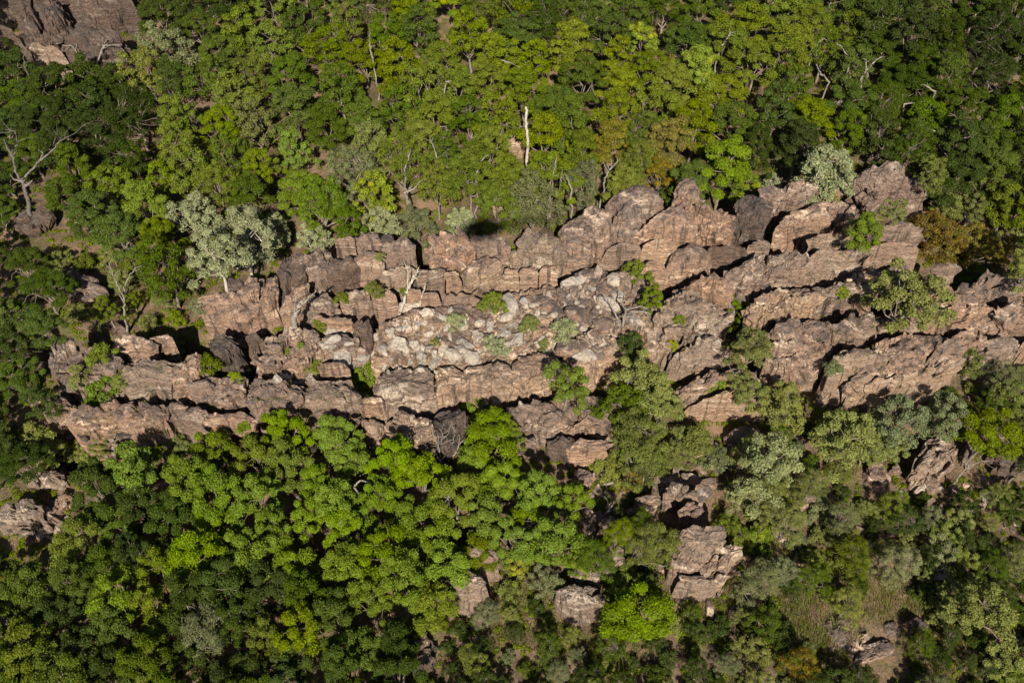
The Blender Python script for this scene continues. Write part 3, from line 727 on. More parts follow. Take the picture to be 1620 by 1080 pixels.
ORD = ['', 'second ', 'third ', 'fourth ', 'fifth ', 'sixth ', 'seventh ', 'eighth ', 'ninth ', 'tenth ', 'eleventh ', 'twelfth ', 'thirteenth ', 'fourteenth ', 'fifteenth ', 'sixteenth ', 'seventeenth ', 'eighteenth ', 'nineteenth ', 'twentieth '] + ['twenty-' + w + ' ' for w in ('first', 'second', 'third', 'fourth', 'fifth', 'sixth', 'seventh', 'eighth', 'ninth')]
pending = []
def later(o, px, py, what, cat, group): pending.append((o, px, py, what, cat, group))
def settle():
    bins = {}
    for o, px, py, what, cat, group in pending:
        k = min(range(len(LAND)), key=lambda k: math.hypot(px - LAND[k][0][0], (py - LAND[k][0][1]) * 1.2))
        dx, dy = px - LAND[k][0][0], py - LAND[k][0][1]; a = math.degrees(math.atan2(-dy, dx)) % 360
        d = ['right of', 'up right of', 'above', 'up left of', 'left of', 'down left of', 'below', 'down right of'][int((a + 22.5) // 45) % 8]
        bins.setdefault((what, d, k), []).append((math.hypot(dx, dy), o, cat, group))
    for (what, d, k), lst in bins.items():
        lst.sort(key=lambda e: e[0])
        for r, (_, o, cat, group) in enumerate(lst):
            lab = f'{what} {d} {LAND[k][1]}' if len(lst) == 1 else f'{what} {d} {LAND[k][1]}, {ORD[r]}nearest'
            tag(o, lab, cat, group)

# ------------------------------------------------------------------ trees
def rvec(r): 
    v = Vector((r.gauss(0, 1), r.gauss(0, 1), r.gauss(0, 1))); return v.normalized()

def leaves(centres, radii, per, size, r, droop=0.0, flat=0.75, asp=0.55):
    rg = np.random.default_rng(r)
    cs = np.repeat(np.asarray(centres), per, 0); rs = np.repeat(np.asarray(radii), per)
    n = len(cs)
    d = rg.normal(size=(n, 3)); d /= np.linalg.norm(d, axis=1)[:, None]
    d[:, 2] = np.where(d[:, 2] < -0.35, -d[:, 2], d[:, 2])
    rr = rs * rg.uniform(0.25, 1.0, n) ** 0.45 * rg.choice([1.0, 1.0, 1.0, 1.22], n)
    pos = cs + d * rr[:, None] * np.array([1, 1, flat])
    nrm = d * 0.55 + np.array([0, 0, 0.45]) + rg.normal(size=(n, 3)) * 0.42
    nrm /= np.linalg.norm(nrm, axis=1)[:, None]
    tv = rg.normal(size=(n, 3)); tv[:, 2] -= droop
    a = tv - nrm * (tv * nrm).sum(1)[:, None]; a /= np.linalg.norm(a, axis=1)[:, None] + 1e-9
    b = np.cross(nrm, a)
    L = size * rg.uniform(0.65, 1.35, n)
    a = a * (L * 0.5)[:, None]; b = b * (L * 0.5 * asp)[:, None]
    bend = nrm * (L * 0.12)[:, None]
    V = np.stack([pos - a - bend, pos + b, pos + a - bend, pos - b], 1).reshape(-1, 3)
    return V, np.arange(4 * n).reshape(-1, 4)

def curve_pts(p0, p1, r, k=6, wob=0.12, sag=0.0):
    p0 = Vector(p0); p1 = Vector(p1); L = (p1 - p0).length; pts = []
    w1 = rvec(r) * L * wob; w2 = rvec(r) * L * wob * 0.6
    for i in range(k):
        t = i / (k - 1)
        pts.append(p0.lerp(p1, t) + w1 * math.sin(math.pi * t) + w2 * math.sin(2 * math.pi * t) + Vector((0, 0, sag * L * math.sin(math.pi * t))))
    return [tuple(p) for p in pts]

def make_tree(seed, Rr=3.0, height=9.0, crown=0.55, puffs=34, pr=(0.65, 1.05), per=330, leaf=0.24, dome=1.0, stems=1, inner=0.15, trunk_r=0.16, droop=0.0, flat=0.75, asp=0.55, gap=0.62):
    """unit-metre tree with base at the origin: returns (trunk mesh, crown mesh)"""
    r = random.Random(seed)
    ch = height * crown; cz = height - ch
    C, RR = [], []
    tries = 0
    while len(C) < puffs and tries < 4000:
        tries += 1
        a = r.uniform(0, 2 * math.pi); u = r.random()
        if r.random() < inner: rad = math.sqrt(u) * 0.75; zf = r.uniform(0.15, 0.75)
        else:
            rad = math.sqrt(u); zf = math.sqrt(max(0, 1 - rad ** 2.2)) * dome + r.uniform(-0.16, 0.06)
            if rad > 0.8: zf -= r.uniform(0, 0.3)
        lob = 1 + 0.22 * math.sin(2 * a + seed) + 0.18 * math.sin(3 * a + seed * 2.3)
        pr_ = r.uniform(*pr)
        p = Vector((math.cos(a) * rad * (Rr - pr_ * 0.6) * lob, math.sin(a) * rad * (Rr - pr_ * 0.6) * lob, cz + max(0.04, zf) * (ch - pr_ * 0.6)))
        if all((p - q).length > gap * (pr_ + s) for q, s in zip(C, RR)) or tries > 2500:
            C.append(p); RR.append(pr_)
    V, F = leaves([tuple(c) for c in C], RR, per, leaf, seed, droop, flat, asp)
    cm = mesh_np('crown', V, F)
    tb = Tubes()
    fork = Vector((r.uniform(-.3, .3), r.uniform(-.3, .3), cz * r.uniform(0.55, 0.85)))
    for s in range(stems):
        b0 = Vector((r.uniform(-.25, .25), r.uniform(-.25, .25), -0.6)) if stems > 1 else Vector((0, 0, -0.6))
        fk = fork + (Vector((r.uniform(-.7, .7), r.uniform(-.7, .7), 0)) if stems > 1 else Vector())
        tb.add(curve_pts(b0, fk, r, 6, 0.06), np.linspace(trunk_r * 1.25, trunk_r * 0.8, 6), 8)
        mine = C[s::stems]
        nl = min(len(mine), 7 if stems == 1 else 4)
        hubs = []
        for k in range(nl):
            tgt = mine[int(k * len(mine) / nl)]
            hub = fk.lerp(tgt, 0.72) - Vector((0, 0, 0.25)); hubs.append(hub)
            tb.add(curve_pts(fk, hub, r, 5, 0.10), np.linspace(trunk_r * 0.55, trunk_r * 0.25, 5), 6)
        for c in mine:
            h = min(hubs, key=lambda q: (q - c).length)
            tb.add(curve_pts(h, c + Vector((0, 0, 0.25)), r, 4, 0.12), np.linspace(trunk_r * 0.24, trunk_r * 0.07, 4), 4)
    return tb.mesh('trunk'), cm

SPEC = {}
def spec(name, n, **kw):
    SPEC[name] = [make_tree(500 + hash_(name) + k * 17, **kw) for k in range(n)]
def hash_(s): return sum((i + 3) * ord(ch) for i, ch in enumerate(s)) % 977
spec('forest', 6, Rr=3.0, height=9.5, crown=0.55, puffs=30, pr=(0.4, 0.95), per=480, leaf=0.20, gap=0.72, inner=0.15)
spec('puffy', 8, Rr=3.0, height=9.0, crown=0.55, puffs=19, pr=(0.5, 1.15), per=680, leaf=0.23, dome=0.9, flat=0.72, gap=0.90, inner=0.1)
spec('airy', 5, Rr=3.0, height=8.0, crown=0.62, puffs=34, pr=(0.45, 0.8), per=210, leaf=0.23, inner=0.3, gap=0.8)
spec('feather', 3, Rr=2.8, height=9.0, crown=0.7, puffs=60, pr=(0.4, 0.75), per=190, leaf=0.20, droop=1.4, asp=0.3, inner=0.25)
spec('dense', 2, Rr=3.0, height=4.6, crown=0.85, puffs=75, pr=(0.4, 0.75), per=210, leaf=0.2, droop=0.8, asp=0.35, inner=0.05)
spec('shrub', 6, Rr=1.3, height=2.2, crown=0.8, puffs=16, pr=(0.3, 0.5), per=150, leaf=0.17, stems=3, trunk_r=0.06)

tree_spots = []
def add_tree(px, py, rpx, form, leafkey, what, name='canopy_tree', cat='tree', group=None, label=None, height=None, variant=None, bark=None, zs=None, soil=False):
    """crown centre at pixel (px, py), crown radius rpx pixels"""
    r = random.Random(int(px * 31 + py * 17))
    meshes = SPEC[form]; tm, cm = meshes[variant if variant is not None else r.randrange(len(meshes))]
    base = {'forest': (3.0, 9.5, .55), 'puffy': (3.0, 9.0, .55), 'airy': (3.0, 8.0, .62), 'feather': (2.8, 9.0, .7), 'dense': (3.0, 4.6, .85), 'shrub': (1.3, 2.2, .8)}[form]
    p0 = hit(px, py); s = rpx * mpp(p0) / base[0]
    sz = s if height is None else height / base[1]
    if zs: sz *= zs
    hc = base[1] * sz * (1 - base[2] * 0.55)
    p = hit(px, py, hc)
    if soil:
        ok = False
        for f in (1, .85, .7, .55, .4):
            p = hit_ground(px, py, hc * f)
            if topz(p.x, p.y) - p.z < 0.5: ok = True; break
        if not ok: return None
        sz *= f
    root = empty(name, p); root.rotation_euler = (r.uniform(-.06, .06), r.uniform(-.06, .06), r.uniform(0, 6.283)); root.scale = (s, s, sz)
    t = bpy.data.objects.new('trunk', tm); COL.objects.link(t); t.parent = root
    c = bpy.data.objects.new('crown', cm); COL.objects.link(c); c.parent = root
    for o, m in ((t, bark or BARK), (c, LEAF[leafkey])):
        if not o.data.materials: o.data.materials.append(None)
        o.material_slots[0].link = 'OBJECT'; o.material_slots[0].material = m
    tree_spots.append((px, py, rpx))
    if label: tag(root, label, cat, group)
    else: later(root, px, py, what, cat, group)
    return root

# hand-placed trees, with labels of their own
HERO = [
    (303,338,38,'airy','silver','left of the two tall silver-leaved trees behind the ridge'),
    (380,370,50,'forest','silver','right and larger silver-leaved tree of the pair behind the ridge'),
    (340,402,40,'airy','silver','silvery tree between and just below the tall silver pair'),
    (432,362,26,'airy','silver','small silvery tree right of the tall silver pair'),
    (495,374,25,'airy','silver','round pale silvery bush touching the back ledge'),
    (604,352,30,'airy','silver','spreading silvery shrub tree above the back ledge gap'),
    (728,350,26,'airy','silver','pale silvery shrub left of the shadow behind the ridge'),
    (1304,276,52,'airy','silver','big round pale silvery tree left of the isolated cracked boulder'),
    (1217,292,20,'airy','silver','narrow silvery bush beside the bright yellow-flecked tree'),
    (842,322,40,'feather','grey','grey nearly leafless bush behind the ridge crest'),
    (1478,372,46,'dense','rust','left half of the big rusty bush by the right bars'),
    (1545,388,44,'dense','rust','right half of the big rusty bush by the right bars'),
    (1062,222,36,'forest','rust','rust-tinged tree, right one of the pair above the crest'),
    (962,222,34,'forest','rust','rust-tinged tree, left one of the pair above the crest'),
    (1045,272,24,'forest','rust','small rusty tree directly behind the crest domes'),
    (828,140,34,'forest','green','round tree topping the tall pale trunk'),
    (1105,105,34,'forest','lime','brightest yellow-green tree high in the forest'),
    (1012,62,26,'forest','lime','yellow-flecked tree near the top edge of the forest'),
    (760,302,17,'airy','lime','small yellow-green tree above the shadow behind the ridge'),
    (812,334,13,'airy','lime','tiny yellow-leaved shrub beside the grey leafless bush'),
    (1148,258,44,'puffy','bright','bright green tree with yellow flecks behind the crest'),
    (1185,298,26,'forest','lime','low yellow-flecked bush in front of the bright crest tree'),
    (918,288,32,'feather','grey','grey-green feathery tree behind the domed lobes'),
    (548,272,38,'feather','grey','grey-green feathery tree above the left back ledge'),
    (470,300,34,'puffy','bright','bright round tree left of the grey-green feathery tree'),
    (1010,440,30,'airy','green','green shrub tree growing over the dead branch tangle'),
    (1032,472,22,'airy','green','lower leafy spray beside the dead branch tangle'),
    (1000,545,26,'airy','dark','dark small tree below the dead branch tangle'),
    (1012,598,46,'airy','olive','large green tree in the gully cutting the ridge'),
    (985,645,40,'airy','deep','leafy green tree left of centre in the ridge gully'),
    (1045,640,34,'airy','olive','olive tree right of centre in the ridge gully'),
    (1015,705,46,'feather','olive','broad green tree at the foot of the ridge gully'),
    (895,605,36,'airy','bright','yellow-green tree against the wide pinkish face'),
    (757,645,36,'puffy','bright','bright tree rising over the front ledge, upper part of its clump'),
    (775,690,42,'puffy','bright','bright tree right of the grey dead bush'),
    (748,722,32,'puffy','bright','bright low tree just below the grey dead bush'),
    (808,688,22,'airy','green','dull green shrub right of the bright ledge trees'),
    (1170,492,30,'airy','bright','bright round shrub on the right ridge slope'),
    (1182,552,36,'airy','olive','olive half-bare shrub below the bright ridge slope shrub'),
    (1440,465,52,'airy','olive','spreading olive tree standing on the right ridge'),
    (1372,358,26,'puffy','bright','bright bush between the upper right bars'),
    (1412,332,20,'airy','olive','dull bush in front of the isolated cracked boulder'),
    (1535,560,28,'airy','olive','olive tree at the end of the front right bar'),
    (1330,690,50,'airy','olive','yellow-olive tree under the front right bar'),
    (1425,662,46,'airy','grey','grey-green tree with a leaning trunk under the right bar'),
    (1505,655,36,'airy','grey','grey bush right of the grey-green leaning tree'),
    (1218,738,54,'airy','pale','wide pale olive-silver tree on the lower slope'),
    (1180,778,30,'airy','pale','pale shrub at the left foot of the olive-silver tree'),
    (1232,800,32,'dense','lime','yellow-green dense shrub under the olive-silver tree'),
    (1570,675,44,'puffy','green','green tree above the pair of dark fins'),
    (1605,630,34,'airy','olive','olive tree at the right frame edge'),
    (1493,872,28,'airy','pale','pale open shrub alone on the right slope'),
    (1200,915,34,'feather','grey','grey feathery shrub right of the tall slab outcrop'),
    (1010,965,50,'puffy','bright','vivid green bush right of the pale split slab'),
    (818,890,26,'airy','lime','yellow-green bush right of the brown split rock'),
    (910,888,22,'airy','lime','yellow-flowered bush above the pale split slab'),
    (1030,868,40,'feather','olive','dull olive bush left of the tall slab outcrop'),
    (1158,842,32,'dense','green','smooth green mound right of the tall slab outcrop'),
    (1552,962,50,'airy','olive','airy tree in the lower right corner'),
    (1592,1046,30,'airy','olive','airy bush at the very lower right corner'),
    (330,1000,44,'feather','grey','greyish tree among the bright wood near the bottom'),
    (65,700,36,'airy','olive','olive tree at the left end below the ledges'),
    (1240,640,40,'airy','olive','olive thicket tree below the middle right bars'),
    (1185,620,28,'airy','olive','olive shrub tree left of the thicket below the right bars'),
]
for px, py, rp, form, lk, lab in HERO:
    add_tree(px, py, rp, form, lk, '', 'tree', 'tree', None, lab, bark=PALEBARK if lk == 'silver' else None, soil=py < 385 and not (px > 1340 and py > 320))

SHR = [(780,475,20,'green','lone round green shrub among the pale rubble'), (720,508,17,'silver','pale green shrub left of centre in the rubble'),
    (783,545,20,'silver','pale silvery shrub in the middle of the rubble'), (838,512,17,'olive','olive shrub right of centre in the rubble'),
    (895,522,24,'silver','pale yellowish shrub at the right end of the rubble'), (583,582,26,'bright','bright shrub at the left edge of the rubble'),
    (567,600,14,'bright','low bright shrub touching the lower left of the rubble'), (495,578,16,'olive','small olive shrub in the crack of the middle ledge'),
    (540,470,12,'green','tuft of green in the cleft beside the orange rounded face'), (590,457,14,'olive','sparse shrub at the foot of the shaded back face'),
    (637,460,10,'green','small green shrub behind the pale leaning snag'), (437,520,13,'green','green shrub in the black cleft below the back ledge'),
    (505,512,12,'green','green tuft under the orange rounded face'), (1222,372,15,'bright','small bright shrub between the right humps'),
    (285,550,24,'olive','pale round shrub on the second left ledge'), (325,577,23,'green','green shrub right of the pale round ledge shrub'),
    (160,560,22,'green','green shrub at the back of the left end ledge'), (122,592,20,'olive','pale leafy shrub on the left end block'),
    (160,615,30,'bright','biggest bright shrub at the left end of the ridge'), (192,598,15,'olive','small shrub right of the biggest left end shrub'),
    (335,642,9,'lime','tiny yellow-green shrub in a joint of the third ledge'), (386,672,14,'bright','bright shrub on the last block of the lowest ledge'),
    (248,706,20,'bright','bright rounded shrub below the lowest left ledge'), (372,596,10,'lime','yellow-green tuft on top of the third ledge'),
    (1515,440,16,'green','green shrub in the gap below the rusty bush'), (1545,428,16,'green','second green shrub below the rusty bush'),
    (1392,488,8,'lime','tiny tuft beside the black hollow on the right ridge'), (1335,462,12,'lime','yellow tuft on the pale-streaked right bar'),
    (1320,580,18,'grey','thin grey shrub on the front right bar'), (600,405,8,'olive','tiny tuft on top of the back ledge'),
    (475,545,7,'lime','yellow tuft on the middle ledge'), (455,555,6,'lime','tiny yellow tuft left on the middle ledge'),
    (1075,505,9,'lime','yellow tuft on the broad sloping face'), (1065,545,9,'lime','lower yellow tuft on the broad sloping face'),
    (690,540,8,'olive','small tuft among the pale slabs of rubble'), (860,545,10,'olive','small tuft at the lower right of the rubble'),
    (1138,608,14,'bright','bright sprig above the lit pink ledge'), (1105,690,24,'olive','yellowish shrub beneath the lit pink ledge'),
    (965,735,26,'olive','olive shrub under the gully trees, left side'), (1080,690,26,'olive','olive shrub under the lit pink ledge, left side')]
for px, py, rp, lk, lab in SHR:
    add_tree(px, py, rp, 'shrub', lk, '', 'shrub', 'shrub', 'shrubs growing on the ridge', lab)

def inside(x, y, poly):
    c = False; j = len(poly) - 1
    for i in range(len(poly)):
        xi, yi = poly[i]; xj, yj = poly[j]
        if (yi > y) != (yj > y) and x < (xj - xi) * (y - yi) / (yj - yi) + xi: c = not c
        j = i
    return c

def fill(poly, sx, sy, rr, pick, avoid=0.75, tries=6000, seed=1, limit=400, keepout=()):
    r = random.Random(seed); pts = []
    xs = [p[0] for p in poly]; ys = [p[1] for p in poly]
    heroes = list(tree_spots)
    for _ in range(tries):
        x, y = r.uniform(min(xs), max(xs)), r.uniform(min(ys), max(ys))
        if not inside(x, y, poly) or any(inside(x, y, k) for k in keepout): continue
        if any(((x - a) / sx) ** 2 + ((y - b) / sy) ** 2 < 1 for a, b in pts): continue
        if any(math.hypot(x - a, y - b) < (c + rr[0] * 0.6) * avoid for a, b, c in heroes): continue
        pts.append((x, y))
        if len(pts) >= limit: break
    pts.sort(key=lambda p: p[1])
    for x, y in pts: pick(x, y, r.uniform(*rr), r)

NAMES = {'green': 'mid green', 'bright': 'bright green', 'dark': 'dark green', 'deep': 'deep green', 'sunny': 'yellowish green', 'silver': 'silvery', 'pale': 'pale olive', 'olive': 'olive', 'rust': 'rusty', 'lime': 'yellow-green', 'grey': 'grey-green'}
def grow(poly, m):
    cx = sum(p[0] for p in poly) / len(poly); cy = sum(p[1] for p in poly) / len(poly)
    return [(x + math.copysign(m, x - cx), y + math.copysign(m, y - cy)) for x, y in poly]
def wpick(r, w):
    t = r.random() * sum(w.values())
    for k, v in w.items():
        t -= v
        if t <= 0: return k
    return k

TOPF = [(-70,-70),(1690,-70),(1690,330),(1590,330),(1470,262),(1345,222),(1240,240),(1190,290),(1060,300),(960,300),(870,335),(800,345),(700,352),(540,362),(440,392),(330,430),(240,420),(180,380),(90,300),(60,120),(-70,120)]
CLIFF = [(-20,-60),(225,-60),(215,40),(195,100),(110,125),(40,120),(-20,60)]
TRUNKGAP = [(805,178),(858,178),(858,262),(805,262)]
def pick_top(x, y, rp, r):
    dark = 0.15 + 0.75 * min(1, max(0, (abs(x - 740) - 330) / 330)) if y < 260 else 0.15 + 0.4 * (x > 1350)  # frame-edge darkening, painted by choosing darker leaf colours
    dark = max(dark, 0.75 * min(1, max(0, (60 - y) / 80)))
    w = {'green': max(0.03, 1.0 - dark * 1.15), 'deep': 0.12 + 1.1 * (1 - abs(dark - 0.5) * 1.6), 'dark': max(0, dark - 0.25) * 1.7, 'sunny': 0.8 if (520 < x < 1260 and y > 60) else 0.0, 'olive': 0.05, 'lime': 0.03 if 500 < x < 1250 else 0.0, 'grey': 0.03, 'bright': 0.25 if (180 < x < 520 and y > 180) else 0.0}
    lk = wpick(r, w)
    form = wpick(r, {'forest': 0.8, 'puffy': 0.15, 'airy': 0.55, 'feather': 0.25})
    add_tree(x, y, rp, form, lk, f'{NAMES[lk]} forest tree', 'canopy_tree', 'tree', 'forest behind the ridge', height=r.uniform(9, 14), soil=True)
fill(TOPF, 52, 38, (28, 42), pick_top, 0.9, 16000, 3, 300, [CLIFF, TRUNKGAP])

WOOD = [(125,790),(180,722),(385,700),(500,668),(590,700),(640,740),(720,760),(900,745),(942,838),(870,858),(800,868),(712,872),(700,960),(640,985),(620,1140),(-70,1140),(-70,905),(60,905),(110,870)]
ROCKW = [(640,1000),(690,1000),(690,1070),(640,1070)]
def pick_wood(x, y, rp, r):
    dk = 1.0 if (x < 170 or y > 965) else (0.75 if (x < 310 and y > 780) or y > 910 else 0.06)  # darker leaves imitate the light falloff at the left and bottom
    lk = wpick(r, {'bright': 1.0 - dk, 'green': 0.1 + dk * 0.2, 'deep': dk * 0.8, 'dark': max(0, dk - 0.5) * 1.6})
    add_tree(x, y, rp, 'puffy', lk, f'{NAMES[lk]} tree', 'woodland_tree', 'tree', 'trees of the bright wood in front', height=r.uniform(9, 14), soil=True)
fill(WOOD, 55, 43, (29, 44), pick_wood, 0.65, 8000, 5, 200, [ROCKW])

LEFT = [(-60,130),(60,130),(90,180),(20,300),(20,380),(60,400),(70,470),(60,540),(70,620),(55,690),(40,740),(-60,760)]
def pick_left(x, y, rp, r):
    lk = wpick(r, {'dark': 1.0, 'deep': 0.5, 'olive': 0.06})  # mostly dark leaves, painting in the dim left frame edge
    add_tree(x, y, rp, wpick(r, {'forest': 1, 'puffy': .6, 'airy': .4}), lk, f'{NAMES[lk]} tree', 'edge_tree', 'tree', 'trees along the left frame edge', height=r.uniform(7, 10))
fill(LEFT, 50, 44, (28, 40), pick_left, 0.6, 3000, 8, 60)

RIGHT_TOP = [(1470,262),(1590,330),(1690,330),(1690,430),(1600,420),(1595,345),(1500,320)]
fill(RIGHT_TOP, 42, 34, (22, 32), lambda x, y, rp, r: (lambda lk: add_tree(x, y, rp, 'airy', lk, f'{NAMES[lk]} scrub tree', 'scrub_tree', 'tree', 'scrub on the right'))(wpick(r, {'dark': .6, 'olive': .8, 'rust': .25})), 0.7, 2000, 9, 30)

SLOPE = [(1150,720),(1200,690),(1290,660),(1400,650),(1540,600),(1640,590),(1690,700),(1690,1140),(620,1140),(640,1000),(720,965),(800,905),(870,870),(945,850),(1000,740),(1100,690)]
BARE = [[(1045,740),(1180,740),(1180,945),(1045,950)], [(1425,675),(1610,680),(1610,765),(1425,780)], [(880,895),(960,895),(960,990),(880,990)], [(700,868),(795,868),(775,955),(715,955)],
        [(1390,905),(1450,905),(1450,1000),(1390,1000)], [(1295,970),(1420,970),(1420,1060),(1295,1060)], [(1255,960),(1300,960),(1290,1010),(1255,1010)], [(640,1000),(690,1000),(690,1070),(640,1070)], [(1365,725),(1425,725),(1425,775),(1365,775)]]
def pick_slope(x, y, rp, r):
    edge = min(1, max(0, (x - 1330) / 220)) * 0.8 + min(1, max(0, (y - 900) / 140)) * 0.8  # vignette falloff to the right and bottom, put into leaf colour
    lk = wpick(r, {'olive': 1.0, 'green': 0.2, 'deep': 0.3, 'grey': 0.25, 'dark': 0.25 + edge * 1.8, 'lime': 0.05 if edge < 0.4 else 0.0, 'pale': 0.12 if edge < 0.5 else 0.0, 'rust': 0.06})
    form = wpick(r, {'airy': 0.6, 'shrub': 0.9, 'feather': 0.8, 'dense': 0.12})
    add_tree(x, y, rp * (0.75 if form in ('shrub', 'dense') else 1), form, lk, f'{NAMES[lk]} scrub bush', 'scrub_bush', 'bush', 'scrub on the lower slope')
BARE = [grow(b, 14) for b in BARE]
fill(SLOPE, 35, 28, (14, 31), pick_slope, 0.6, 16000, 12, 290, BARE)
GRASSY = [(90,390),(170,380),(240,430),(330,445),(325,500),(230,515),(150,500),(60,520),(60,430)]
fill(GRASSY, 40, 30, (13, 24), lambda x, y, rp, r: (lambda lk: add_tree(x, y, rp, wpick(r, {'airy': 1, 'shrub': 1}), lk, f'{NAMES[lk]} grassland shrub', 'scrub_bush', 'bush', 'scrub in the left clearing'))(wpick(r, {'olive': 1, 'green': .8, 'grey': .3})), 0.7, 800, 14, 40, [[(80,425),(165,425),(165,480),(80,480)]])
BELOWL = [(60,690),(130,700),(300,705),(330,720),(200,722),(110,760),(110,740)]
fill(BELOWL, 34, 26, (14, 24), lambda x, y, rp, r: (lambda lk: add_tree(x, y, rp, 'airy', lk, f'{NAMES[lk]} shrub', 'scrub_bush', 'bush', 'scrub below the left ledges'))(wpick(r, {'olive': 1, 'green': .8, 'grey': .3})), 0.7, 800, 15, 40)

# ------------------------------------------------------------------ dead trees and branches
def snag(label, px, py, tips, r0=0.22, mat=DEADWOOD, name='dead_tree', base_dz=-0.3, seed=1, twigs=3, group=None, cat='dead tree', depth=0.0, rise=0.0):
    """base at pixel (px, py) on the surface; tips = list of (px, py, radius share) reached by limbs; all limbs are real tubes standing above the base"""
    r = random.Random(seed * 7 + 5)
    b = hit_ground(px, py, rise) if rise else hit(px, py); b = b + Vector((0, 0, 0.02))
    root = empty(name, b); tag(root, label, cat, group)
    hn = Vector((FWD.x, FWD.y, 0)).normalized()
    def lift(q):
        # point on the pixel's ray in the upright plane through the base, facing the viewer, with some depth scatter
        d = ray(q[0], q[1]); dep = r.uniform(-1, 1) * depth
        t = ((b - CAM).dot(hn) + dep) / d.dot(hn)
        return CAM + d * t - b
    for k, path in enumerate(tips):
        pts = [lift(q) for q in path['p']]
        if path.get('base'): pts[0] = Vector((0, 0, base_dz))
        fine = []
        for i in range(len(pts) - 1):
            m = 5
            for j in range(m):
                u = j / m
                fine.append(pts[i].lerp(pts[i + 1], u) + (rvec(r) * 0.05 * (pts[i + 1] - pts[i]).length if 0 < j else Vector()))
        fine.append(pts[-1])
        tb = Tubes(); ra = path.get('r', r0); rb = path.get('e', ra * 0.25)
        tb.add([tuple(p) for p in fine], np.linspace(ra, rb, len(fine)), 7)
        if path.get('twigs', twigs):
            for _ in range(path.get('twigs', twigs)):
                i = r.randrange(max(1, len(fine) // 3), len(fine))
                L = (pts[-1] - pts[0]).length * r.uniform(0.15, 0.35)
                dirv = ((fine[i] - fine[i - 1]).normalized() + rvec(r) * 0.9).normalized()
                e = fine[i] + dirv * L
                tb.add(curve_pts(fine[i], e, r, 5, 0.12), np.linspace(rb * 1.3, rb * 0.4, 5), 5)
        o = obj('trunk' if k == 0 else 'branch', tb.mesh('dead_limb'), mat, root)
    return root

snag('big grey dead tree with upswept bare limbs at the left edge', 47, 338, [
    dict(p=[(47,338),(43,310),(36,288)], base=True, r=0.36, e=0.26, twigs=3),
    dict(p=[(36,288),(24,272),(22,245),(28,225),(24,208),(8,205)], r=0.2, e=0.04, twigs=6), dict(p=[(22,250),(12,235),(6,220)], r=0.2, e=0.05, twigs=2),
    dict(p=[(36,288),(48,270),(62,256),(80,240),(96,222),(109,216)], r=0.2, e=0.04, twigs=6), dict(p=[(62,256),(68,245),(66,237)], r=0.18, e=0.06, twigs=1),
    dict(p=[(36,288),(22,284),(18,278)], r=0.22, e=0.08, twigs=1)], seed=2, mat=GREYWOOD)
snag('thin pale dead tree with forked branches below the top left cliff', 72, 188, [
    dict(p=[(72,188),(66,165),(58,145)], base=True, r=0.26, e=0.2, twigs=0),
    dict(p=[(58,145),(48,125),(38,105),(37,85)], r=0.2, e=0.05), dict(p=[(66,165),(74,140),(86,125),(97,105),(108,122)], r=0.18, e=0.04),
    dict(p=[(58,145),(60,125),(60,115)], r=0.14, e=0.04, twigs=2), dict(p=[(48,125),(55,112),(72,113)], r=0.12, e=0.04)], seed=3, mat=GREYWOOD)
snag('slender pale dead tree against the dark cliff foot', 150, 108, [
    dict(p=[(150,108),(158,88),(166,72),(190,72)], base=True, r=0.2, e=0.05), dict(p=[(158,88),(165,70),(172,58)], r=0.12, e=0.04), dict(p=[(140,105),(128,92),(112,72),(98,72)], r=0.16, e=0.04)], seed=4)
snag('tall straight pale trunk standing clear in the middle of the forest', 834, 246, [
    dict(p=[(834,246),(834,246),(834,215),(833,195),(832,170)], base=True, r=0.27, e=0.2, twigs=0)], rise=5.0, mat=PALEBARK, name='pale_trunk_tree', seed=5)
snag('curved bare white branch beside the tall pale trunk', 795, 222, [dict(p=[(795,222),(812,216),(817,205),(814,188)], r=0.22, e=0.06, twigs=2), dict(p=[(795,222),(795,222)], base=True, r=0.2, e=0.2, twigs=0), dict(p=[(816,206),(824,200),(830,203)], r=0.12, e=0.05, twigs=0)], seed=6, rise=4.0)
snag('white leaning snag with a forked top over the back ledge', 632, 494, [
    dict(p=[(632,494),(640,472),(648,452),(655,435)], base=True, r=0.24, e=0.12, twigs=0), dict(p=[(648,452),(658,436),(664,420)], r=0.13, e=0.05, twigs=2), dict(p=[(644,460),(646,440),(644,425)], r=0.1, e=0.04, twigs=2), dict(p=[(652,444),(664,436)], r=0.08, e=0.03, twigs=0)], mat=PALEBARK, seed=7)
snag('short white stick right of the leaning snag', 664, 483, [dict(p=[(664,483),(669,465),(673,450)], base=True, r=0.14, e=0.06, twigs=1)], mat=PALEBARK, seed=8)
snag('grey crooked dead tree hugging the orange rounded block', 463, 518, [
    dict(p=[(463,518),(466,500),(472,485),(480,474)], base=True, r=0.42, e=0.2, twigs=0), dict(p=[(472,485),(485,475),(495,465),(500,460)], r=0.18, e=0.05), dict(p=[(466,498),(466,480),(472,468)], r=0.14, e=0.05, twigs=2)], seed=9)
snag('tangle of grey dead branches in the middle of the ridge', 985, 515, [
    dict(p=[(985,515),(990,492),(985,478),(988,462)], base=True, r=0.2, e=0.06, twigs=4), dict(p=[(980,500),(1000,492),(1022,494),(1030,505)], r=0.16, e=0.05, twigs=4),
    dict(p=[(978,505),(965,480),(958,468)], r=0.12, e=0.04, twigs=3), dict(p=[(985,500),(1005,500),(1010,520),(1008,532)], r=0.12, e=0.04, twigs=3), dict(p=[(975,508),(985,525),(990,540)], r=0.1, e=0.04, twigs=3), dict(p=[(990,490),(1015,484),(1025,490)], r=0.1, e=0.03, twigs=3)], seed=10, depth=1.0)
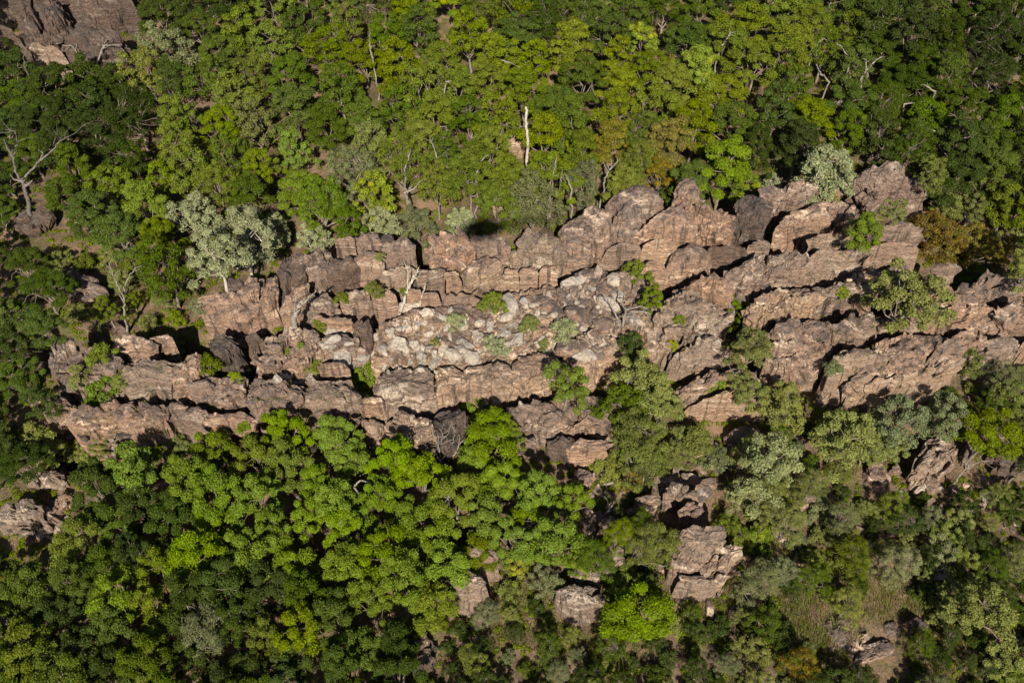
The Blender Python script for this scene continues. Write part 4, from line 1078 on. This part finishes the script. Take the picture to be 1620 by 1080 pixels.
snag('grey dead bush of upright twigs on the front ledge', 700, 738, [
    dict(p=[(700,738),(695,715),(688,692)], base=True, r=0.16, e=0.04, twigs=5), dict(p=[(702,738),(708,712),(705,690)], base=True, r=0.14, e=0.04, twigs=5), dict(p=[(704,738),(718,720),(728,700)], base=True, r=0.14, e=0.04, twigs=5),
    dict(p=[(698,738),(684,725),(676,708)], base=True, r=0.12, e=0.03, twigs=5), dict(p=[(702,738),(716,700),(720,682)], base=True, r=0.12, e=0.03, twigs=4), dict(p=[(700,738),(700,705),(697,680)], base=True, r=0.12, e=0.03, twigs=5)], name='dead_bush', cat='dead bush', seed=11, depth=1.2)
snag('white fallen branch lying on the scrub below the gully', 952, 768, [dict(p=[(952,768),(975,760),(998,760),(1015,768),(1027,775)], r=0.2, e=0.12, twigs=2)], name='fallen_branch', cat='branch', seed=12)
snag('pale forked dead branch beside the small cleft outcrop', 942, 832, [dict(p=[(942,832),(955,815),(968,798),(972,792)], base=True, r=0.16, e=0.05, twigs=3), dict(p=[(955,815),(966,808)], r=0.09, e=0.04, twigs=1)], seed=13)
snag('pale leaning trunk below the grey-green tree at right', 1381, 715, [dict(p=[(1381,715),(1392,702),(1402,690),(1412,680)], base=True, r=0.28, e=0.16, twigs=1)], seed=14)
snag('leaning orange-grey trunk in the scrub at the right', 1545, 358, [dict(p=[(1545,358),(1553,342),(1562,328),(1570,322)], base=True, r=0.32, e=0.16, twigs=2)], mat=PALEBARK, seed=15)
snag('thin grey dead pole leaning right of the overhung boulder', 1500, 775, [dict(p=[(1500,775),(1515,755),(1528,742),(1540,735),(1553,728)], base=True, r=0.14, e=0.04, twigs=4), dict(p=[(1528,742),(1528,730),(1530,725)], r=0.08, e=0.03, twigs=2)], seed=16)
snag('thin bent dead pole under the right pair of fins', 1588, 770, [dict(p=[(1588,770),(1600,758),(1612,750),(1622,742)], base=True, r=0.14, e=0.05, twigs=2)], seed=17)
snag('grey dead stump tree below the lowest left ledge', 180, 716, [dict(p=[(180,716),(179,705),(177,698)], base=True, r=0.3, e=0.2, twigs=0), dict(p=[(177,698),(168,694),(160,693)], r=0.14, e=0.04, twigs=2), dict(p=[(178,700),(182,690),(184,686)], r=0.12, e=0.04, twigs=1)], seed=18)
snag('bleached thin dead tree in the left clearing', 200, 522, [dict(p=[(200,522),(197,490),(196,470)], base=True, r=0.2, e=0.12, twigs=1), dict(p=[(196,470),(185,450),(178,430),(172,415)], r=0.12, e=0.04, twigs=4), dict(p=[(196,470),(198,450),(205,435),(214,425)], r=0.12, e=0.04, twigs=3)], seed=19)
SPRIGS = [(590,92,[(584,72),(586,52)],'white bare twig left of the pair near the forest top'), (612,85,[(602,75),(600,65)],'white bare twig right of the pair near the forest top'),
    (630,95,[(622,92),(638,90)],'low white twig beside the pair near the forest top'), (703,145,[(706,130),(714,128)],'bare white forked branch left of the forest middle'),
    (790,95,[(810,100),(825,110)],'bare grey branch high in the forest centre'), (640,268,[(645,255),(648,245)],'pale coiled branches in the light forest'),
    (690,245,[(685,230),(680,218)],'slim pale stick leaning in the light forest'), (752,280,[(758,258),(768,248)],'bare forked trunk above the shadow behind the ridge'),
    (870,290,[(876,270),(882,250)],'thin bare tree above the grey leafless bush'), (955,290,[(962,270),(975,258),(980,252)],'orange-barked forked trunk under the left rusty tree'),
    (1255,75,[(1270,62),(1282,52)],'bare leaning branch at the upper right of the forest'), (1285,75,[(1296,66),(1304,62)],'grey twig cluster at the upper right of the forest'),
    (1345,98,[(1338,85),(1330,72)],'left bare branch of the upper right group'), (1370,112,[(1384,98),(1395,88)],'right bare branch of the upper right group'),
    (1370,112,[(1370,100),(1371,94)],'short upright bare stub in the upper right group'), (1312,130,[(1300,118),(1293,108)],'curved bare branch below the upper right group'),
    (1480,145,[(1468,138),(1462,134)],'pale short stick in the dark right forest'), (1430,165,[(1445,163),(1460,160)],'lying pale branch in the dark right forest'),
    (1455,205,[(1460,198),(1468,204),(1480,208)],'looped pale branch in the dark right forest'), (640,305,[(655,298),(664,288)],'pale fallen branch above the back ledge'),
    (1140,75,[(1150,62),(1156,50)],'faint bare twig near the top of the forest'), (560,770,[(570,760),(585,763)],'pale broken branch in the bright wood'), (905,300,[(900,290),(896,278)],'pale twig in the grey feathery crown')]
for k, (x, y, pp, lab) in enumerate(SPRIGS):
    # these stick out of the crowns: rooted at the ground below, seen at their upper ends
    snag(lab, x, y, [dict(p=[(x, y), (x, y)], base=True, r=0.16, e=0.13, twigs=0), dict(p=[(x, y)] + pp, r=0.15, e=0.05, twigs=4)], name='bare_branch', cat='dead tree', seed=30 + k, group='bare branches in the forest', rise=8.5)

# ------------------------------------------------------------------ rubble
def boulder_mesh(seed, slab=0.6, ang=0.9):
    rg = np.random.default_rng(seed)
    nu, nv = 22, 14
    th = np.linspace(0, 2 * np.pi, nu, endpoint=False); ph = np.linspace(0.03, np.pi - 0.03, nv)
    P = np.stack([np.sin(ph)[:, None] * np.cos(th), np.sin(ph)[:, None] * np.sin(th), np.repeat(np.cos(ph)[:, None], nu, 1)], -1).reshape(-1, 3)
    nn = 11; dirs = rg.normal(size=(nn, 3)); dirs /= np.linalg.norm(dirs, axis=1)[:, None]
    dirs = np.vstack([dirs, [[0, 0, 1], [0, 0, -1], [1, 0, 0.1], [-1, 0.1, 0], [0.1, 1, 0], [0, -1, 0.1]]])
    off = np.r_[rg.uniform(0.62, 0.9, nn), [0.72, 0.7, 0.85, 0.85, 0.75, 0.75]]
    dp = P @ dirs.T
    rad = np.min(np.where(dp > 0.05, off / np.maximum(dp, 0.05), 9), axis=1)
    V = P * rad[:, None]
    V *= np.array([1.0, rg.uniform(0.55, 0.9), slab * rg.uniform(0.8, 1.2)])
    V += P * (fbm(V * 2.2 + seed, 3, seed) * 0.09)[:, None]
    F = grid_faces(nv, nu)
    V = np.vstack([V, [V[:nu].mean(0)], [V[-nu:].mean(0)]])
    t = [(i, (i + 1) % nu, len(V) - 2, len(V) - 2) for i in range(nu)]
    me = bpy.data.meshes.new('boulder')
    faces = [tuple(f[::-1]) for f in F.tolist()] + [(i, (i + 1) % nu, len(V) - 2) for i in range(nu)] + [((nv - 1) * nu + (i + 1) % nu, (nv - 1) * nu + i, len(V) - 1) for i in range(nu)]
    me.from_pydata(V.tolist(), [], faces); me.update()
    pz = np.zeros(len(faces) * 3, dtype=np.float32); me.polygons.foreach_get('normal', pz)
    ce = np.zeros(len(faces) * 3, dtype=np.float32); me.polygons.foreach_get('center', ce)
    if (pz * ce).sum() < 0: me.flip_normals()
    return me
BOULD = [boulder_mesh(900 + k) for k in range(12)]

def stone(px, py, rpx, mat, what, group, name='stone', cat='stone', sink=0.02, r=None):
    r = r or rng
    p = hit(px, py); s = rpx * mpp(p)
    me = BOULD[r.randrange(len(BOULD))]
    o = bpy.data.objects.new(name, me); COL.objects.link(o)
    if not me.materials: me.materials.append(None)
    o.material_slots[0].link = 'OBJECT'; o.material_slots[0].material = mat
    o.location = p + Vector((0, 0, s * 0.6 * (0.5 - sink)))
    o.rotation_euler = (r.uniform(-.35, .35), r.uniform(-.35, .35), r.uniform(0, 6.28))
    o.scale = (s * r.uniform(.8, 1.35), s * r.uniform(.75, 1.15), s * r.uniform(.8, 1.3))
    later(o, px, py, what, cat, group)
    return o

# named pale slabs and boulders of the rubble field, then its smaller stones
BIGST = [(525,527,14),(541,528,10),(527,540,12),(522,550,12),(540,565,20),(596,535,9),(607,553,11),(632,550,18),(658,552,9),(665,563,10),(680,553,9),(688,562,9),(700,555,9),(670,575,11),(720,565,17),(748,572,18),(732,555,9),
    (648,490,16),(675,498,14),(700,505,9),(508,545,9),(552,545,8),(575,568,12),(590,560,9),(560,578,10),(618,525,9),(640,520,8),(660,515,9),(805,482,16),(830,478,10),(735,518,11),(755,535,12),(738,545,10),(760,512,10),(775,520,12),(800,505,10),(850,500,10),(872,485,14),(880,495,12),(855,475,12),(820,540,13),(800,530,9),(845,485,9),
    (910,500,18),(935,475,16),(950,460,14),(962,485,16),(935,505,14),(955,520,18),(940,540,16),(905,555,20),(925,565,16),(945,560,14),(975,470,12),(985,500,18),(1000,510,16),(905,450,16),(925,440,16),(945,435,14),(910,470,14),(890,470,12),(968,445,12),(690,572,9),(440,602,10),(458,600,9),(475,605,10),(487,602,12),(500,595,10),(450,595,8)]
for k, (x, y, rp) in enumerate(BIGST):
    r_ = random.Random(k * 3 + 1)
    stone(x, y, rp * 1.12, RUBBLE if (x < 840 or r_.random() < 0.35) else ROCK, 'pale rubble block' if x < 840 else 'rounded rubble boulder', 'rubble on the ridge', 'rubble_block', 'boulder', r=r_)
def scatter(poly, n, rr, mat, what, group, seed, name='stone', sx=11):
    r = random.Random(seed); xs = [p[0] for p in poly]; ys = [p[1] for p in poly]; pts = []; t = 0
    while len(pts) < n and t < n * 40:
        t += 1
        x, y = r.uniform(min(xs), max(xs)), r.uniform(min(ys), max(ys))
        if not inside(x, y, poly) or any(abs(x - a) < sx and abs(y - b) < sx * .7 for a, b in pts): continue
        pts.append((x, y)); rp = r.uniform(*rr)
        stone(x, y, rp, mat[r.randrange(len(mat))], what, group, name, r=r)
scatter([(600,545),(620,510),(700,490),(760,500),(870,460),(960,445),(985,500),(960,545),(880,560),(800,555),(700,590),(610,590)], 150, (4, 9), [RUBBLE, RUBBLE, RUBBLE, ROCKP], 'small pale stone', 'small stones of the rubble field', 41)
scatter([(1440,770),(1620,760),(1620,960),(1400,900),(1300,880),(1200,940),(1180,1000),(1260,880)], 85, (4, 13), [ROCKP, RUBBLE, ROCK], 'slope stone', 'loose stones on the lower slope', 42, sx=16)
scatter([(1060,735),(1120,700),(1140,740),(1110,790),(1040,790)], 44, (7, 19), [ROCKP, ROCKP, ROCK], 'gully stone', 'loose stones below the gully', 43, sx=13)
scatter([(930,780),(1040,770),(1050,900),(960,910),(930,850)], 34, (6, 17), [ROCK, ROCKP, ROCKP], 'gully stone', 'loose stones below the gully', 45, sx=14)
scatter([(1050,900),(1200,870),(1230,960),(1180,1010),(1060,960)], 26, (6, 15), [ROCK, ROCKP, ROCKP], 'slope stone', 'loose stones on the lower slope', 46, sx=14)
scatter([(80,665),(420,700),(600,680),(600,705),(420,725),(80,700)], 26, (5, 12), [ROCK, ROCKD], 'fallen block', 'blocks fallen at the foot of the ridge', 47, sx=14)
scatter([(60,735),(130,720),(120,800),(80,860),(40,860),(110,780)], 14, (5, 10), [ROCKP, RUBBLE], 'edge stone', 'loose stones at the lower left', 44, sx=14)
settle()

# ------------------------------------------------------------------ grass and undergrowth
def GZ(x, y):
    h = ground_bvh.ray_cast(Vector((x, y, 80)), Vector((0, 0, -1)))[0]; return h.z if h is not None else 0.0
def tufts(name, label, poly_list, n, size, mat, seed, onrock=False):
    rg = np.random.default_rng(seed); r = random.Random(seed); P = []
    allx = [(min(p[0] for p in pl), max(p[0] for p in pl), min(p[1] for p in pl), max(p[1] for p in pl), pl) for pl in poly_list]
    areas = [(b - a) * (d - c) for a, b, c, d, _ in allx]
    for (a, b, c, d, pl), ar in zip(allx, areas):
        for _ in range(int(n * ar / sum(areas))):
            x, y = r.uniform(a, b), r.uniform(c, d)
            if not inside(x, y, pl): continue
            h = hit(x, y)
            if not onrock and h.z - float(GZ(h.x, h.y)) > 0.3: continue
            P.append(tuple(h))
    P = np.array(P); dens = fbm(P * np.array([.16, .16, 0]), 3, seed)
    P = P[dens > (-0.12 if onrock else -0.02)]
    m = 16; B = np.repeat(P, m, 0); k = len(B)
    B = B + np.c_[rg.normal(size=(k, 2)) * size * 0.8, np.zeros(k)]
    ang = rg.uniform(0, 2 * np.pi, k); L = size * rg.uniform(.6, 1.5, k)
    lean = rg.uniform(0.25, 0.9, k); wd = size * 0.10
    dx = np.c_[np.cos(ang), np.sin(ang), np.zeros(k)]; sd = np.c_[-np.sin(ang), np.cos(ang), np.zeros(k)] * wd
    tip = B + dx * (L * lean)[:, None] + np.c_[np.zeros((k, 2)), L * np.sqrt(1 - lean ** 2 * .8)]
    B2 = B - np.array([0, 0, 0.12])
    V = np.stack([B2 - sd, B2 + sd, tip], 1).reshape(-1, 3)
    o = obj(name, mesh_np(name, V, np.arange(3 * k).reshape(-1, 3)), mat)
    tag(o, label, kind='stuff', cat='grass')
tufts('grass', 'rough grass and low herbs on the slopes and clearings', [SLOPE, GRASSY, [(1340,225),(1470,262),(1480,330),(1440,300),(1400,250),(1345,250)], [(1040,690),(1130,690),(1130,760),(1040,760)]], 15000, 0.5, GRASS, 61)
tufts('ridge_grass', 'thin grass tufts in the cracks and rubble of the ridge', [[(600,540),(700,500),(860,480),(960,470),(960,530),(820,560),(700,590),(610,585)], [(800,410),(890,400),(895,432),(800,436)], [(150,640),(190,640),(180,690),(150,690)], [(1030,440),(1060,470),(1050,540),(1030,560)], [(90,545),(280,545),(280,690),(90,690)], [(400,520),(600,520),(600,660),(400,660)], [(1200,400),(1400,400),(1400,600),(1200,600)], [(680,375),(890,375),(890,450),(680,450)]], 520, 0.34, GRASS, 62, True)

def undergrowth(n, seed):
    r = random.Random(seed); rg = np.random.default_rng(seed); C = []; RR = []
    while len(C) < n:
        x, y = r.uniform(-60, 1680), r.uniform(-60, 1140)
        h = hit(x, y)
        if h.z - float(GZ(h.x, h.y)) > 0.4 or any(inside(x, y, b) for b in BARE[4:7]) or (inside(x, y, SLOPE) and r.random() < 0.65) or (inside(x, y, WOOD) and r.random() < 0.85): continue
        C.append((h.x, h.y, h.z + 0.15)); RR.append(r.uniform(0.25, 0.65))
    V, F = leaves(C, RR, 42, 0.26, seed, 0.0, 0.8, 0.45)
    o = obj('undergrowth', mesh_np('undergrowth', V, F), LEAF['green']); tag(o, 'low leafy undergrowth covering the soil between the trees', 'undergrowth', kind='stuff')
undergrowth(6500, 71)

# ------------------------------------------------------------------ the aircraft that carries the viewer: only its shadow reaches the frame
def helicopter():
    o0 = CAM - SUN * 22.0
    root = empty('helicopter', o0); root.rotation_euler = (0, 0, R(8)); root.scale = (1.25, 1.25, 1.25)
    tag(root, 'small helicopter whose blurred shadow lies just behind the ridge top', 'helicopter')
    m, nt, out = newmat('white_aircraft_paint')
    b = N(nt, 'ShaderNodeBsdfPrincipled'); b.inputs['Base Color'].default_value = (0.7, 0.7, 0.68, 1); b.inputs['Roughness'].default_value = 0.35
    nt.links.new(b.outputs[0], out.inputs[0])
    t = Tubes(); xs = np.array([-2.6, -2.4, -1.8, -0.8, 0.4, 1.4, 2.1, 2.6]); rr = np.array([0.02, 0.5, 1.0, 1.25, 1.3, 1.0, 0.55, 0.3])
    t.add([(x, 0, 0) for x in xs], rr, 16); obj('fuselage', t.mesh('fuselage'), m, root)
    t = Tubes(); t.add([(x, 0, 0.35 + 0.03 * x) for x in np.linspace(2.2, 7.5, 8)], np.linspace(0.3, 0.12, 8), 10); obj('tail_boom', t.mesh('tail_boom'), m, root)
    t = Tubes(); t.add([(7.3, 0, 0.3), (7.7, 0, 1.6)], [0.3, 0.12], 6); obj('tail_fin', t.mesh('tail_fin'), m, root)
    t = Tubes(); t.add([(0, 0, 1.1), (0, 0, 1.9)], [0.18, 0.12], 8); mast = obj('rotor_mast', t.mesh('rotor_mast'), m, root)
    for s_ in (-1, 1):
        t = Tubes(); t.add([(0, 0, 1.85), (s_ * 4.4, s_ * 2.0, 1.8)], [0.12, 0.09], 4); obj('rotor_blade', t.mesh('rotor_blade'), m, mast)
        t = Tubes(); t.add([(-1.7, s_ * 1.0, -1.6), (1.6, s_ * 1.0, -1.6)], [0.06, 0.06], 6); t.add([(-0.9, s_ * 0.7, -1.0), (-0.9, s_ * 1.0, -1.6)], [0.05, 0.05], 5); t.add([(0.9, s_ * 0.7, -1.0), (0.9, s_ * 1.0, -1.6)], [0.05, 0.05], 5)
        obj('skid', t.mesh('skid'), m, root)
helicopter()
